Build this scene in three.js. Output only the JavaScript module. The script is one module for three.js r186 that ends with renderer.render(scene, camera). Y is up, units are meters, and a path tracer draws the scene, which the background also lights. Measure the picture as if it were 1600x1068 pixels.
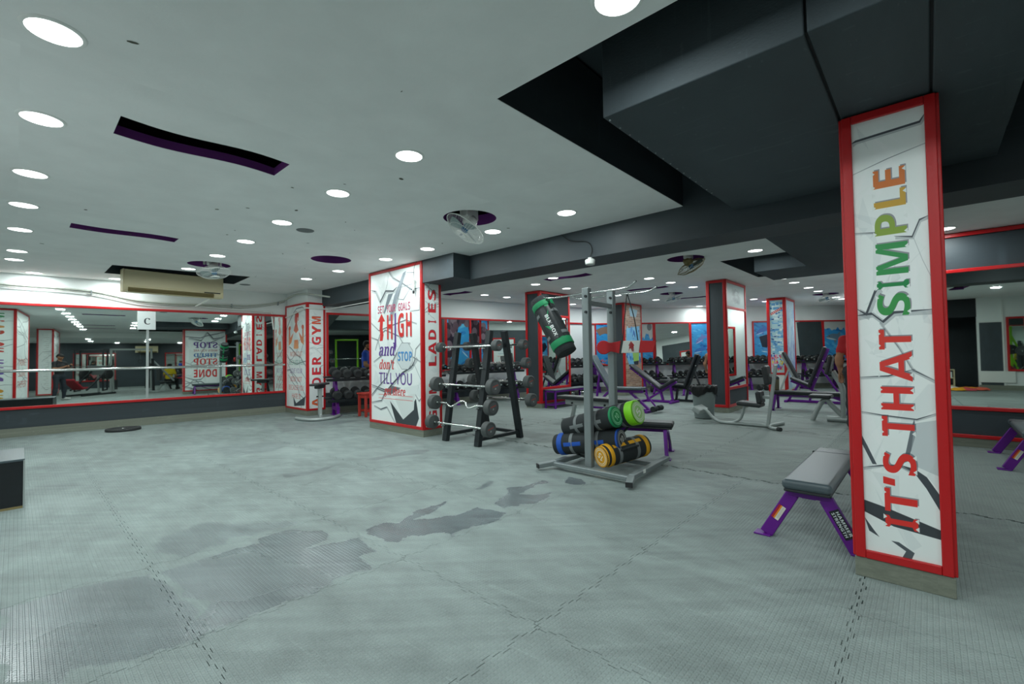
import * as THREE from 'three';
import { RoundedBoxGeometry } from 'three/addons/geometries/RoundedBoxGeometry.js';
import { mergeGeometries } from 'three/addons/utils/BufferGeometryUtils.js';
import { MarchingCubes } from 'three/addons/objects/MarchingCubes.js';
import { RectAreaLightUniformsLib } from 'three/addons/lights/RectAreaLightUniformsLib.js';

// ---------------------------------------------------------------- camera, exposure
// Plan axes: x runs along the mirror wall, u = -z runs from the camera towards that wall.
const scene = new THREE.Scene();
const camera = new THREE.PerspectiveCamera(2 * Math.atan(534 / 711) * 180 / Math.PI, 1600 / 1068, 0.05, 80);
camera.position.set(0, 1.35, 0);
camera.rotation.set(0.0275, -47.5 * Math.PI / 180, -0.0147, 'YXZ');
const renderer = new THREE.WebGLRenderer({ antialias: true });
renderer.toneMapping = THREE.LinearToneMapping;
renderer.toneMappingExposure = 1.22;
renderer.shadowMap.enabled = true;
scene.background = new THREE.Color(0x000000);
RectAreaLightUniformsLib.init();
const LAMP_RADIANCE = 95, LAMP_COLOR = new THREE.Color(0.9, 1.0, 0.995);

// ---------------------------------------------------------------- helpers
const PI = Math.PI, V3 = (x, y, z) => new THREE.Vector3(x, y, z);
let seed = 12345;
const rnd = () => { seed = (seed * 1664525 + 1013904223) >>> 0; return seed / 4294967296; };
const rr = (a, b) => a + (b - a) * rnd();
const taken = {};
const numbered = (n) => { const k = taken[n] = (taken[n] ?? -1) + 1; return k ? n + '_' + String(k).padStart(3, '0') : n; };
const clean = (g) => {
  let q = g.index ? g.toNonIndexed() : g.clone();
  for (const k of Object.keys(q.attributes)) if (!['position', 'normal', 'uv'].includes(k)) q.deleteAttribute(k);
  if (!q.attributes.normal) q.computeVertexNormals();
  if (!q.attributes.uv) q.setAttribute('uv', new THREE.BufferAttribute(new Float32Array(q.attributes.position.count * 2), 2));
  q.morphAttributes = {}; q.groups = [];
  return q;
};
const join = (gs) => Array.isArray(gs) ? (gs.length === 1 ? gs[0] : mergeGeometries(gs.map(clean))) : gs;
function part(name, geos, mat, parent) {
  const m = new THREE.Mesh(join(geos), mat); m.name = name; m.castShadow = m.receiveShadow = true;
  if (parent) parent.add(m);
  return m;
}
function tag(o, label, category, group) { o.userData.label = label; o.userData.category = category; if (group) o.userData.group = group; return o; }
function thing(name, label, category, pos = [0, 0, 0], turn = 0, group) {
  const g = new THREE.Group(); g.name = numbered(name); g.position.set(...pos); g.rotation.y = turn;
  scene.add(g); return tag(g, label, category, group);
}
function structure(name, geos, mat, parent) { const m = part(name, geos, mat, parent || scene); if (!parent) m.userData.kind = 'structure'; return m; }
function copy(src, pos, turn = src.rotation.y, label, group) {
  const c = src.clone(); c.name = numbered(src.name.replace(/_\d{3}$/, '')); c.position.set(...pos); c.rotation.y = turn; scene.add(c);
  c.userData = { ...src.userData }; if (label) c.userData.label = label; if (group) c.userData.group = group;
  return c;
}
const box = (w, h, d, x = 0, y = 0, z = 0) => new THREE.BoxGeometry(w, h, d).translate(x, y, z);
const rbox = (w, h, d, r, x = 0, y = 0, z = 0, s = 3) => new RoundedBoxGeometry(w, h, d, s, r).translate(x, y, z);
const UP = V3(0, 1, 0);
function along(g, p, q, up) {                     // geometry built along +y from 0..len, moved between p and q
  p = V3(...p); q = V3(...q); const d = q.clone().sub(p).normalize();
  const m = new THREE.Matrix4();
  if (up) { const x = V3(...up).cross(d).normalize(), z = x.clone().cross(d).normalize(); m.makeBasis(x, d, z); }
  else m.makeRotationFromQuaternion(new THREE.Quaternion().setFromUnitVectors(UP, d));
  m.setPosition(p); return g.applyMatrix4(m);
}
const dist = (p, q) => V3(...p).distanceTo(V3(...q));
const cyl = (p, q, r, r2 = r, n = 16) => { const L = dist(p, q); return along(new THREE.CylinderGeometry(r2, r, L, n).translate(0, L / 2, 0), p, q); };
const bar = (p, q, w, t, up = [0, 0, 1], r = 0) => { const L = dist(p, q); const g = r ? rbox(w, L, t, r, 0, L / 2, 0, 2) : box(w, L, t, 0, L / 2, 0); return along(g, p, q, up); };
const tube = (pts, r, n = 40, k = 10) => new THREE.TubeGeometry(new THREE.CatmullRomCurve3(pts.map((p) => V3(...p)), false, 'centripetal'), n, r, k, false);
const lathe = (prof, n = 32) => new THREE.LatheGeometry(prof.map((p) => new THREE.Vector2(...p)), n);
const ball = (r, x, y, z, n = 16) => new THREE.SphereGeometry(r, n, n * 0.75 | 0).translate(x, y, z);
const torus = (R, r, n = 32, k = 8) => new THREE.TorusGeometry(R, r, k, n);
const xf = (g, m) => g.applyMatrix4(m);
function extrude(pts, depth, bevel = 0, holes = []) {
  const s = new THREE.Shape(pts.map((p) => new THREE.Vector2(...p)));
  for (const h of holes) s.holes.push(new THREE.Path(h.map((p) => new THREE.Vector2(...p))));
  return new THREE.ExtrudeGeometry(s, { depth, bevelEnabled: bevel > 0, bevelThickness: bevel, bevelSize: bevel, bevelOffset: -bevel, bevelSegments: 2, curveSegments: 24 });
}
// value noise
const hash = (x, y) => { let h = (x * 374761393 + y * 668265263) | 0; h = (h ^ (h >>> 13)) * 1274126177 | 0; return ((h ^ (h >>> 16)) >>> 0) / 4294967296; };
const sm = (t) => t * t * (3 - 2 * t);
function noise(x, y) {
  const i = Math.floor(x), j = Math.floor(y), a = sm(x - i), b = sm(y - j);
  return (hash(i, j) * (1 - a) + hash(i + 1, j) * a) * (1 - b) + (hash(i, j + 1) * (1 - a) + hash(i + 1, j + 1) * a) * b;
}
const fbm = (x, y, o = 4) => { let s = 0, a = 0.5, t = 0; for (let i = 0; i < o; i++) { s += a * noise(x, y); t += a; a /= 2; x = x * 2.03 + 17; y = y * 2.03 + 5; } return s / t; };
function dataTex(n, fn, color = false, m = n) {     // fn(i, j) -> grey or [r, g, b], 0..1
  const d = new Uint8Array(n * m * 4);
  for (let j = 0; j < m; j++) for (let i = 0; i < n; i++) {
    const v = fn(i, j), k = (j * n + i) * 4, c = Array.isArray(v) ? v : [v, v, v];
    for (let q = 0; q < 3; q++) d[k + q] = Math.max(0, Math.min(255, c[q] * 255)); d[k + 3] = 255;
  }
  const t = new THREE.DataTexture(d, n, m); t.wrapS = t.wrapT = THREE.RepeatWrapping; t.magFilter = THREE.LinearFilter; t.minFilter = THREE.LinearMipmapLinearFilter;
  t.generateMipmaps = true; if (color) t.colorSpace = THREE.SRGBColorSpace; t.needsUpdate = true; return t;
}
function canvasTex(w, h, draw) {
  const c = document.createElement('canvas'); c.width = w; c.height = h; draw(c.getContext('2d'), w, h);
  const t = new THREE.CanvasTexture(c); t.colorSpace = THREE.SRGBColorSpace; t.anisotropy = 8; return t;
}
const rep = (t, a, b = a, ox = 0, oy = 0) => { const c = t.clone(); c.repeat.set(a, b); c.offset.set(ox, oy); c.needsUpdate = true; return c; };
const mat = (color, roughness = 0.6, metalness = 0, more = {}) => new THREE.MeshStandardMaterial({ color, roughness, metalness, ...more });

// ---------------------------------------------------------------- materials
const grain = dataTex(256, (i, j) => 0.5 + 0.5 * (fbm(i / 6, j / 6, 3) - 0.5) + 0.25 * (hash(i, j) - 0.5));
const mottle = dataTex(512, (i, j) => { const v = 0.95 + 0.05 * fbm(i / 40, j / 40, 4); return [v, v, v]; }, true);
const scuffTex = dataTex(512, (i, j) => { let v = 0.8 + 0.16 * fbm(i / 50, j / 50, 4); const s = noise(i / 3, j / 60 + 40); if (s > 0.9) v += 0.16 * noise(i / 14, j / 30); if (hash(i >> 1, j >> 1) > 0.9975) v = 1; return v; }, true);
const M = {
  ceiling: mat(0xfafcfb, 0.85, 0, { map: rep(mottle, 0.3), bumpMap: rep(grain, 2), bumpScale: 0.0006 }),
  white: mat(0xf0f5f3, 0.7, 0, { map: rep(mottle, 0.4), bumpMap: rep(grain, 2), bumpScale: 0.0008 }),
  charcoal: mat(0x434f56, 0.5, 0, { map: rep(scuffTex, 0.7), bumpMap: rep(grain, 3), bumpScale: 0.001 }),
  slate: mat(0x3c474d, 0.55, 0, { map: rep(scuffTex, 0.5), bumpMap: rep(grain, 3), bumpScale: 0.001 }),
  soffit: mat(0x4a565c, 0.7, 0, { map: rep(scuffTex, 0.35), bumpMap: rep(grain, 2), bumpScale: 0.0015 }),
  void: mat(0x23292c, 0.85),
  purpleWall: mat(0x6a2a7a, 0.7),
  red: mat(0xc0151a, 0.32, 0, { bumpMap: rep(grain, 1.5), bumpScale: 0.0006 }),
  redWood: mat(0xb03024, 0.55, 0, { bumpMap: rep(grain, 4), bumpScale: 0.0008 }),
  skirting: mat(0x8e9384, 0.6, 0, { map: rep(scuffTex, 1.2) }),
  mirror: mat(0xdfe9e4, 0.015, 1),
  purple: mat(0x64148a, 0.35, 0.1),
  pad: new THREE.MeshPhysicalMaterial({ color: 0x202528, roughness: 0.42, clearcoat: 0.25, clearcoatRoughness: 0.4, bumpMap: rep(grain, 6), bumpScale: 0.0008 }),
  padWorn: new THREE.MeshPhysicalMaterial({ color: 0x46545a, roughness: 0.36, clearcoat: 0.4, clearcoatRoughness: 0.3, bumpMap: rep(grain, 6), bumpScale: 0.0008 }),
  silver: mat(0xaab2b0, 0.38, 0.35),
  standGrey: mat(0x858e8f, 0.42, 0.3),
  blackSteel: mat(0x22282b, 0.45, 0.25, { bumpMap: rep(grain, 8), bumpScale: 0.0004 }),
  chrome: mat(0xd8dcda, 0.16, 1),
  rubber: mat(0x2a2d2e, 0.62),
  rubberGrey: mat(0x4a4e4e, 0.6),
  plateFace: mat(0x171a1b, 0.5),
  brown: mat(0x6b4a36, 0.6),
  cable: mat(0xb9bdb4, 0.6), blackCable: mat(0x141414, 0.6),
  plastic: mat(0xe8ebe6, 0.45), cream: mat(0xe8dcb4, 0.5), creamDark: mat(0x8d8055, 0.55),
  bagBlack: mat(0x22282a, 0.8, 0, { bumpMap: rep(grain, 9), bumpScale: 0.0015 }),
  strapGrey: mat(0x73797a, 0.8),
  green: mat(0x0a8a55, 0.6), lime: mat(0x86d81c, 0.5), blue: mat(0x1050b0, 0.7), yellow: mat(0xe0a313, 0.65),
  binGrey: mat(0x75807f, 0.5), binBag: mat(0x0b0d0e, 0.38),
  lampGlow: mat(0xffffff, 0.5, 0, { emissive: new THREE.Color(0.93, 1, 0.98), emissiveIntensity: 5 }),
  lampTrim: mat(0xf2f5f2, 0.5),
  tyre: mat(0x111314, 0.7), limeFrame: mat(0x86c81e, 0.4, 0.1), redPad: mat(0x9c2430, 0.5),
  blackBox: mat(0x1c2226, 0.35, 0, { map: rep(scuffTex, 1.5) }),
};
// ---------------------------------------------------------------- the setting: floor
const stainPatches = [
  // outlines of the wet patches on the mats, plan coordinates (x, u)
  [150, [[-0.04, 3.81], [0.12, 3.77], [0.33, 3.76], [0.59, 3.69], [0.62, 3.52], [0.60, 3.37], [0.63, 3.18], [0.64, 2.92], [0.65, 2.70], [0.55, 2.67], [0.44, 2.69], [0.32, 2.75], [0.21, 2.79], [0.14, 2.72], [-0.03, 2.92]]],
  [120, [[0.66, 4.14], [0.77, 4.33], [0.96, 4.39], [1.09, 4.42], [1.35, 4.12], [1.38, 3.96], [1.25, 3.82], [1.12, 3.91], [0.95, 3.85], [0.87, 3.78], [0.70, 3.94]]],
  [150, [[0.67, 3.64], [0.91, 3.67], [1.21, 3.68], [1.25, 3.73], [1.48, 3.72], [1.64, 3.57], [1.57, 3.35], [1.36, 3.31], [1.54, 3.24], [1.74, 3.16], [1.67, 2.98], [1.69, 2.84], [1.55, 2.84], [1.59, 2.66], [1.35, 2.68], [1.19, 2.65], [1.05, 2.65], [0.87, 2.65], [0.87, 2.66], [0.66, 2.66], [0.64, 2.83], [0.72, 3.00], [0.65, 3.16]]],
  [215, [[1.83, 3.26], [2.07, 3.30], [2.12, 3.20], [2.32, 3.35], [2.74, 3.35], [2.62, 3.24], [2.36, 3.21], [2.21, 3.20], [2.36, 3.08], [2.52, 3.02], [2.78, 3.00], [2.80, 2.87], [2.86, 2.70], [2.70, 2.63], [2.44, 2.69], [2.26, 2.69], [2.09, 2.85], [1.96, 2.90], [1.87, 2.88], [1.82, 3.00]]],
  [190, [[2.98, 2.96], [3.41, 3.14], [3.58, 3.10], [3.82, 3.13], [3.77, 3.04], [3.28, 2.93], [3.42, 2.81], [3.56, 2.73], [3.43, 2.69], [3.20, 2.69], [3.05, 2.72], [2.94, 2.77]]],
  [255, [[4.03, 2.97], [4.13, 2.98], [4.16, 2.81], [4.04, 2.70], [3.93, 2.71], [3.94, 2.84]]],
  [140, [[3.11, 3.44], [3.22, 3.43], [3.44, 3.52], [3.47, 3.48], [3.33, 3.39], [3.15, 3.36]]],
  [110, [[3.13, 5.49], [3.49, 5.50], [3.83, 5.53], [4.06, 5.34], [3.83, 5.19], [3.53, 5.33], [3.17, 5.33]]],
  [90, [[2.08, 5.56], [2.41, 5.50], [2.69, 5.53], [2.56, 5.40], [2.27, 5.32], [2.05, 5.35]]],
  [90, [[1.35, 4.11], [1.43, 4.05], [1.56, 3.88], [1.53, 3.81], [1.36, 3.82], [1.26, 3.85]]],
  [80, [[2.14, 3.71], [2.31, 3.68], [2.27, 3.60], [2.14, 3.61]]],
  [60, [[2.01, 8.05], [2.77, 7.89], [3.11, 7.47], [2.49, 7.09], [1.93, 7.13]]],
  [80, [[3.68, 10.12], [4.49, 9.81], [4.91, 8.93], [3.96, 8.66], [3.28, 8.72]]]
];
const FX0 = -3.4, FW = 10, FU0 = -0.4, FH = 12.8, TS = 2048;
const wetMask = (() => {
  const c = document.createElement('canvas'); c.width = c.height = 1024; const g = c.getContext('2d');
  g.fillStyle = '#000'; g.fillRect(0, 0, 1024, 1024);
  for (const [shade, pts] of stainPatches) {
    g.fillStyle = `rgb(${shade},${shade},${shade})`; g.beginPath();
    pts.forEach(([x, u], i) => { const X = (x - FX0) / FW * 1024, Y = (u - FU0) / FH * 1024; i ? g.lineTo(X, Y) : g.moveTo(X, Y); });
    g.closePath(); g.fill();
  }
  const d = g.getImageData(0, 0, 1024, 1024).data;
  return (x, u) => {                                  // ragged outline
    const X = (x + 0.16 * (fbm(x * 5, u * 5, 4) - 0.5) - FX0) / FW * 1024 | 0, Y = (u + 0.16 * (fbm(x * 5 + 50, u * 5, 4) - 0.5) - FU0) / FH * 1024 | 0;
    return X < 0 || Y < 0 || X > 1023 || Y > 1023 ? 0 : d[(Y * 1024 + X) * 4] / 255;
  };
})();
const dusty = (x, u) => 0.88 + 0.2 * (fbm(x * 1.1 + 9, u * 1.1, 4) - 0.5) + 0.16 * (fbm(x * 9, u * 4.2, 3) - 0.5) + 0.1 * (fbm((x - u) * 1.2, (x + u) * 16, 3) - 0.5);
const wetGrid = new Float32Array(TS * TS);
for (let j = 0; j < TS; j += 2) for (let i = 0; i < TS; i += 2) {
  const w = wetMask(FX0 + (i + 0.5) / TS * FW, FU0 + (j + 0.5) / TS * FH);
  wetGrid[j * TS + i] = wetGrid[j * TS + i + 1] = wetGrid[(j + 1) * TS + i] = wetGrid[(j + 1) * TS + i + 1] = w;
}
const floorColor = dataTex(TS, (i, j) => {
  const x = FX0 + i / TS * FW, u = FU0 + j / TS * FH, w = wetGrid[j * TS + i];
  let v = dusty(x, u) + 0.05 * (hash(i, j) - 0.5);
  const scratch = noise(x * 40 + u * 3, u * 2.2) > 0.93 ? 0.05 : 0; v += scratch;
  const k = v * (1 - 0.24 * w);
  return [0.60 * k, 0.655 * k, (0.645 + 0.03 * w) * k];
}, true);
const floorRough = dataTex(1024, (i, j) => {
  const w = wetGrid[j * 2 * TS + i * 2], x = FX0 + i / 1024 * FW, u = FU0 + j / 1024 * FH;
  return Math.max(0.16, 0.58 + 0.22 * (fbm(x * 2, u * 2, 3) - 0.5) - 0.5 * w);
});
const studTex = dataTex(128, (i, j) => {               // 4 x 4 raised studs
  const a = ((i % 32) - 15.5) / 16, b = ((j % 32) - 15.5) / 16, r = Math.max(Math.abs(a), Math.abs(b));
  return r < 0.55 ? 1 : r < 0.8 ? 1 - (r - 0.55) / 0.25 : 0;
});
const farFloor = dataTex(1024, (i, j) => {
  const x = i / 1024 * 8, u = j / 1024 * 8, b = Math.min(1, Math.min(i, 1023 - i, j, 1023 - j) / 120);
  const k = dusty(x, u) * b + 0.88 * (1 - b) - (fbm(x * 2.5 + 31, u * 1.2, 4) > 0.66 ? 0.09 * b : 0);
  return [0.58 * k, 0.63 * k, 0.615 * k];
}, true);
const studs = rep(studTex, 1 / 0.088);
const matNear = new THREE.MeshStandardMaterial({ map: rep(floorColor, 1 / FW, 1 / FH, -FX0 / FW, -FU0 / FH), roughness: 1, roughnessMap: rep(floorRough, 1 / FW, 1 / FH, -FX0 / FW, -FU0 / FH), bumpMap: studs, bumpScale: 0.0022 });
const matFar = new THREE.MeshStandardMaterial({ map: rep(farFloor, 1 / 8), roughness: 0.6, bumpMap: studs, bumpScale: 0.002 });
const floor = structure('floor', box(25, 0.1, 27, 8.6, -0.075, 0.4), mat(0x17191a, 0.9));
const T = 1.16, GAP = 0.0016;
function floorMat(x0, x1, u0, u1, toothed, m, gaps = [GAP, GAP, GAP, GAP], cut = [0, 0, 0, 0]) {   // one mat with interlocking teeth, uv in plan metres
  const [gl, gr, gb, gt] = gaps, N = 12, IN = 0.03, D = 0.022, pos = [], uv = [], nor = [];
  const push = (pts, n) => pts.forEach(([x, y, u]) => { pos.push(x, y, -u); uv.push(x, u); nor.push(...n); });
  const quad = (p, q, r, s, n) => push([p, q, r, p, r, s], n);
  // each side: fixed line, range, inward sign, and whether it runs along x
  for (const [k, f, a, b, inward, alongX] of [[0, x0 + gl, u0 + gb, u1 - gt, 1, 0], [1, x1 - gr, u0 + gb, u1 - gt, -1, 0], [2, u0 + gb, x0 + gl, x1 - gr, 1, 1], [3, u1 - gt, x0 + gl, x1 - gr, -1, 1]]) {
    const base = alongX ? [x0, x1] : [u0, u1], p = (base[1] - base[0]) / N, line = [[f, a]];
    if (toothed && !cut[k]) for (let i = 0; i < N; i++) { const t = base[0] + i * p, e = f + (i % 2 ? -0.018 : 0.018); line.push([f, t + p * 0.24], [e, t + p * 0.2401], [e, t + p * 0.76], [f, t + p * 0.7601]); }
    line.push([f, b]);
    const at = (w, t, y) => alongX ? [t, y, w] : [w, y, t], inner = f + inward * IN, lim = (t) => Math.max(a + IN, Math.min(b - IN, t));
    const flip = (inward > 0) === !!alongX;
    for (let i = 0; i < line.length - 1; i++) {
      const [w0, t0] = line[i], [w1, t1] = line[i + 1], A = at(w0, t0, 0), B = at(w1, t1, 0), C = at(inner, lim(t1), 0), E = at(inner, lim(t0), 0);
      flip ? quad(A, B, C, E, [0, 1, 0]) : quad(B, A, E, C, [0, 1, 0]);
      const dx = B[0] - A[0], du = B[2] - A[2], L = Math.hypot(dx, du) || 1, sg = flip ? 1 : -1, n = [sg * du / L, 0, sg * dx / L], A2 = at(w0, t0, -D), B2 = at(w1, t1, -D);
      flip ? quad(A, A2, B2, B, n) : quad(B, B2, A2, A, n);
    }
  }
  const X0 = x0 + gl + IN, X1 = x1 - gr - IN, U0 = u0 + gb + IN, U1 = u1 - gt - IN;
  quad([X0, 0, U0], [X1, 0, U0], [X1, 0, U1], [X0, 0, U1], [0, 1, 0]);
  const g = new THREE.BufferGeometry(); g.setAttribute('position', new THREE.Float32BufferAttribute(pos, 3)); g.setAttribute('normal', new THREE.Float32BufferAttribute(nor, 3)); g.setAttribute('uv', new THREE.Float32BufferAttribute(uv, 2));
  part('floor_mat', g, m, floor);
}
const XJ = [], UJ = [];
for (let k = 8; k >= 0; k--) XJ.push(5.25 - T * k); XJ[0] = -3.3;
for (let k = -12; k <= 10; k++) UJ.push(0.32 + T * k); UJ[0] = -13; UJ.push(12.5);
for (let i = 0; i < XJ.length - 1; i++) for (let j = 0; j < UJ.length - 1; j++) {
  const near = UJ[j] > -0.9 && XJ[i] > -1.8, edge = i === XJ.length - 2;
  const loose = Math.abs(UJ[j] - 0.32) < 0.01 && i >= XJ.length - 3;
  floorMat(XJ[i], XJ[i + 1], UJ[j], UJ[j + 1], near, UJ[j] >= -0.9 ? matNear : matFar, [GAP, edge ? 0.012 : GAP, loose ? 0.0045 : GAP, GAP], [i === 0, 0, 0, UJ[j + 1] > 11.5]);
}
for (let x = 5.25, i = 0; x < 20.6; x += T, i++) for (let u = -0.09 - T * 11; u < 10.6; u += T) {
  const c = [x + T / 2, u + T / 2];
  if (c[0] > 8.83 + 0.6 && c[1] < 0.3 + (c[0] - 8.83) * 0.147 - 0.6) continue;      // outside the room
  if (c[1] > 10.65 - (c[0] - 5) * 0.2 + 0.65) continue;
  if (c[0] > 14 && c[1] > 8.85 - (c[0] - 14) * 1.07 + 0.95) continue;
  const near = Math.hypot(x, u) < 8.5 && u > -1.5, x1 = c[1] < 0.3 ? Math.min(x + T, 9.2) : x + T;
  if (x1 - x < 0.1) continue;
  floorMat(x, x1, u, u + T, near, matFar, [i === 0 ? 0.014 : GAP, GAP, Math.abs(u + 0.09) < 0.01 && i < 2 ? 0.006 : GAP, GAP], [0, x1 < x + T, 0, 0]);
}
// ---------------------------------------------------------------- walls
const walls = {};
function wall(key, name, [x0, u0], [x1, u1], m, h = 3.7, over = [0.15, 0.15]) {
  const L = Math.hypot(x1 - x0, u1 - u0), th = Math.atan2(u1 - u0, x1 - x0);
  const g = structure(name, box(L + over[0] + over[1], h, 0.15, L / 2 + (over[1] - over[0]) / 2, h / 2, -0.075), m);
  g.position.set(x0, 0, -u0); g.rotation.y = th;
  return walls[key] = { L, th, x0, u0, mesh: g };
}
function onWall(w, name, label, category, s, y = 0, z = 0, group) {
  const o = thing(name, label, category, [0, 0, 0], w.th, group);
  o.position.set(w.x0 + s * Math.cos(w.th) + z * Math.sin(w.th), y, -w.u0 - s * Math.sin(w.th) + z * Math.cos(w.th));
  return o;
}
function lowerWall(w, s0, s1, side, panelMat = M.slate, top = 0.5) {
  if (panelMat) part('lower_panel', box(s1 - s0, top - 0.15, 0.02, (s0 + s1) / 2, (top + 0.15) / 2, 0.01), panelMat, w.mesh);
  const b = structure('baseboard_' + side, box(s1 - s0, 0.155, 0.03, (s0 + s1) / 2, 0.0775, 0.015), M.skirting); b.position.copy(w.mesh.position); b.rotation.copy(w.mesh.rotation);
}
wall('left', 'wall_left', [-3.3, 12.37], [4.75, 11.878], M.white);
wall('back', 'wall_back', [5.0, 10.65], [14, 8.85], M.white, 3.7, [0, 0.15]);
wall('far', 'wall_far', [14, 8.85], [20.4, 2.0], M.white);
wall('inner', 'wall_inner', [20.4, 2.0], [8.83, 0.3], M.white, 3.7, [0.15, 0]);
wall('right', 'wall_right', [8.83, 0.3], [9.13, -13], M.charcoal, 3.7, [0, 0.15]);
wall('rear', 'wall_rear', [9.13, -13], [-3.3, -13], M.charcoal);
wall('westA', 'wall_side', [-3.3, -13], [-3.3, -1.7], M.white, 3.7, [0.15, 0]);
wall('westB', 'wall_side_north', [-3.3, 0.4], [-3.3, 12.37], M.white, 3.7, [0, 0.15]);
structure('wall_lintel', box(0.15, 1.35, 2.1, -3.375, 3.025, 0.65), M.void);
structure('wall_closet', [box(0.1, 3.7, 3.6, -5.6, 1.85, 0.6), box(2.2, 3.7, 0.1, -4.5, 1.85, -1.1), box(2.2, 3.7, 0.1, -4.5, 1.85, 2.3), box(2.3, 0.05, 3.6, -4.5, 2.6, 0.6), box(2.3, 0.04, 3.6, -4.5, -0.02, 0.6)], M.slate);
lowerWall(walls.left, 0, 8.05, 'left');
lowerWall(walls.back, 0, 9.1, 'back');
lowerWall(walls.far, 0.1, 9.3, 'far', null);
lowerWall(walls.right, 0, 13.3, 'right', null);
lowerWall(walls.westA, 0, 11.3, 'side', null);
part('wall_panel', box(0.5, 2.0, 0.02, 11.0, 1.15, 0.01), M.charcoal, walls.westA.mesh); part('wall_panel_frame', [box(0.04, 2.7, 0.03, 10.73, 1.5, 0.015), box(0.6, 0.04, 0.03, 11.0, 2.17, 0.015)], M.plastic, walls.westA.mesh);
part('wall_panel', box(3.6, 2.45, 0.02, 6.4, 1.375, 0.008), M.charcoal, walls.inner.mesh); part('wall_panel', box(1.9, 2.45, 0.02, 0.95, 1.375, 0.008), M.charcoal, walls.inner.mesh);
// ---------------------------------------------------------------- ceilings
const circle = (x, u, r, n = 32) => Array.from({ length: n }, (_, k) => [x + r * Math.cos(k / n * 2 * PI), u + r * Math.sin(k / n * 2 * PI)]);
const rect = (x0, u0, x1, u1) => [[x0, u0], [x1, u0], [x1, u1], [x0, u1]];
function wavy(x0, x1, u, w, amp, slant = 0, n = 14) {
  const a = [], b = []; for (let k = 0; k <= n; k++) { const t = k / n, x = x0 + (x1 - x0) * t, d = amp * Math.sin(t * 2 * PI) + slant * t; a.push([x, u - w / 2 + d]); b.unshift([x, u + w / 2 + d]); }
  return [...a, ...b];
}
const swap = (pts) => pts.map(([a, b]) => [b, a]);
const recess = [];                                    // [outline, height, side material]
const slotA = wavy(0.45, 1.52, 4.03, 0.34, 0.035), slotB = wavy(0.42, 1.45, 7.43, 0.27, 0.03), acHole = [[1.08, 10.06], [3.1, 9.78], [3.16, 11.0], [1.08, 11.1]];
const fanHoles = [[3.58, 3.92, 0.31], [3.49, 7.2, 0.31], [2.21, 8.98, 0.31]], backFans = [[7.76, 3.04, 0.3], [12.1, 5.15, 0.3], [15.7, 2.15, 0.32]];
const slotC = swap(wavy(5.0, 6.1, 7.8, 0.28, 0.05)), slotD = swap(wavy(4.65, 5.7, 10.7, 0.26, 0.05)), slotE = swap(wavy(4.7, 5.6, 13.5, 0.26, 0.05)), slotF = swap(wavy(8.5, 9.4, 7.7, 0.28, 0.05));
const rearSlots = [wavy(0.1, 1.2, -1.0, 0.3, 0.03), wavy(0.1, 1.2, -2.9, 0.3, 0.03)];
const ccw = (p) => p, cH = (a) => a.map(([x, u, r]) => circle(x, u, r));
const ceilGeo = (outline, holes) => extrude(outline, 0.003, 0, holes).rotateX(-PI / 2).translate(0, 2.95, 0);
const ceiling = structure('ceiling', ceilGeo([[-3.45, 12.55], [4.94, 12.05], [4.94, 1.95], [2.02, 1.95], [2.02, -4.4], [4.94, -4.4], [4.94, -6], [-3.45, -6]], [slotA, slotB, acHole, ...cH(fanHoles), ...rearSlots]), M.ceiling);
const ceilingBack = structure('ceiling_back', ceilGeo([[5.48, 10.75], [14.1, 9.05], [20.6, 1.95], [8.85, 0.2], [9.2, -13], [5.48, -13]], [rect(8.45, 0.9, 10.9, 2.7), slotC, slotD, slotE, slotF, ...cH(backFans)]), M.ceiling);
structure('ceiling_rear', box(8.4, 0.05, 7.1, 0.75, 2.72, 9.55), M.ceiling);
structure('trim_001', box(8.4, 0.32, 0.12, 0.75, 2.84, 6.0), M.white);
structure('ceiling_slab', box(25, 0.15, 27, 8.6, 3.75, 0.4), M.soffit);
function well(outline, top, m, parent) {               // upright sides above a cut-out, open to the space above
  const n = outline.length, pos = [], idx = [];
  outline.forEach(([x, u]) => pos.push(x, 2.9525, -u, x, top, -u));
  for (let k = 0; k < n; k++) { const a = 2 * k, b = 2 * ((k + 1) % n); idx.push(a, b, a + 1, b, b + 1, a + 1); }
  const g = new THREE.BufferGeometry(); g.setAttribute('position', new THREE.Float32BufferAttribute(pos, 3)); g.setIndex(idx); g.computeVertexNormals();
  const mm = m.clone(); mm.side = THREE.DoubleSide;
  part('recess_side', g, mm, parent);
}
for (const o of [slotA, slotB, ...rearSlots]) well(o, 3.02, M.purpleWall, ceiling);
for (const o of cH(fanHoles)) well(o, 3.08, M.purpleWall, ceiling);
well(acHole, 3.5, M.slate, ceiling);
for (const o of [slotC, slotD, slotE, slotF]) well(o, 3.02, M.purpleWall, ceilingBack);
for (const o of cH(backFans)) well(o, 3.08, M.purpleWall, ceilingBack);
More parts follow.
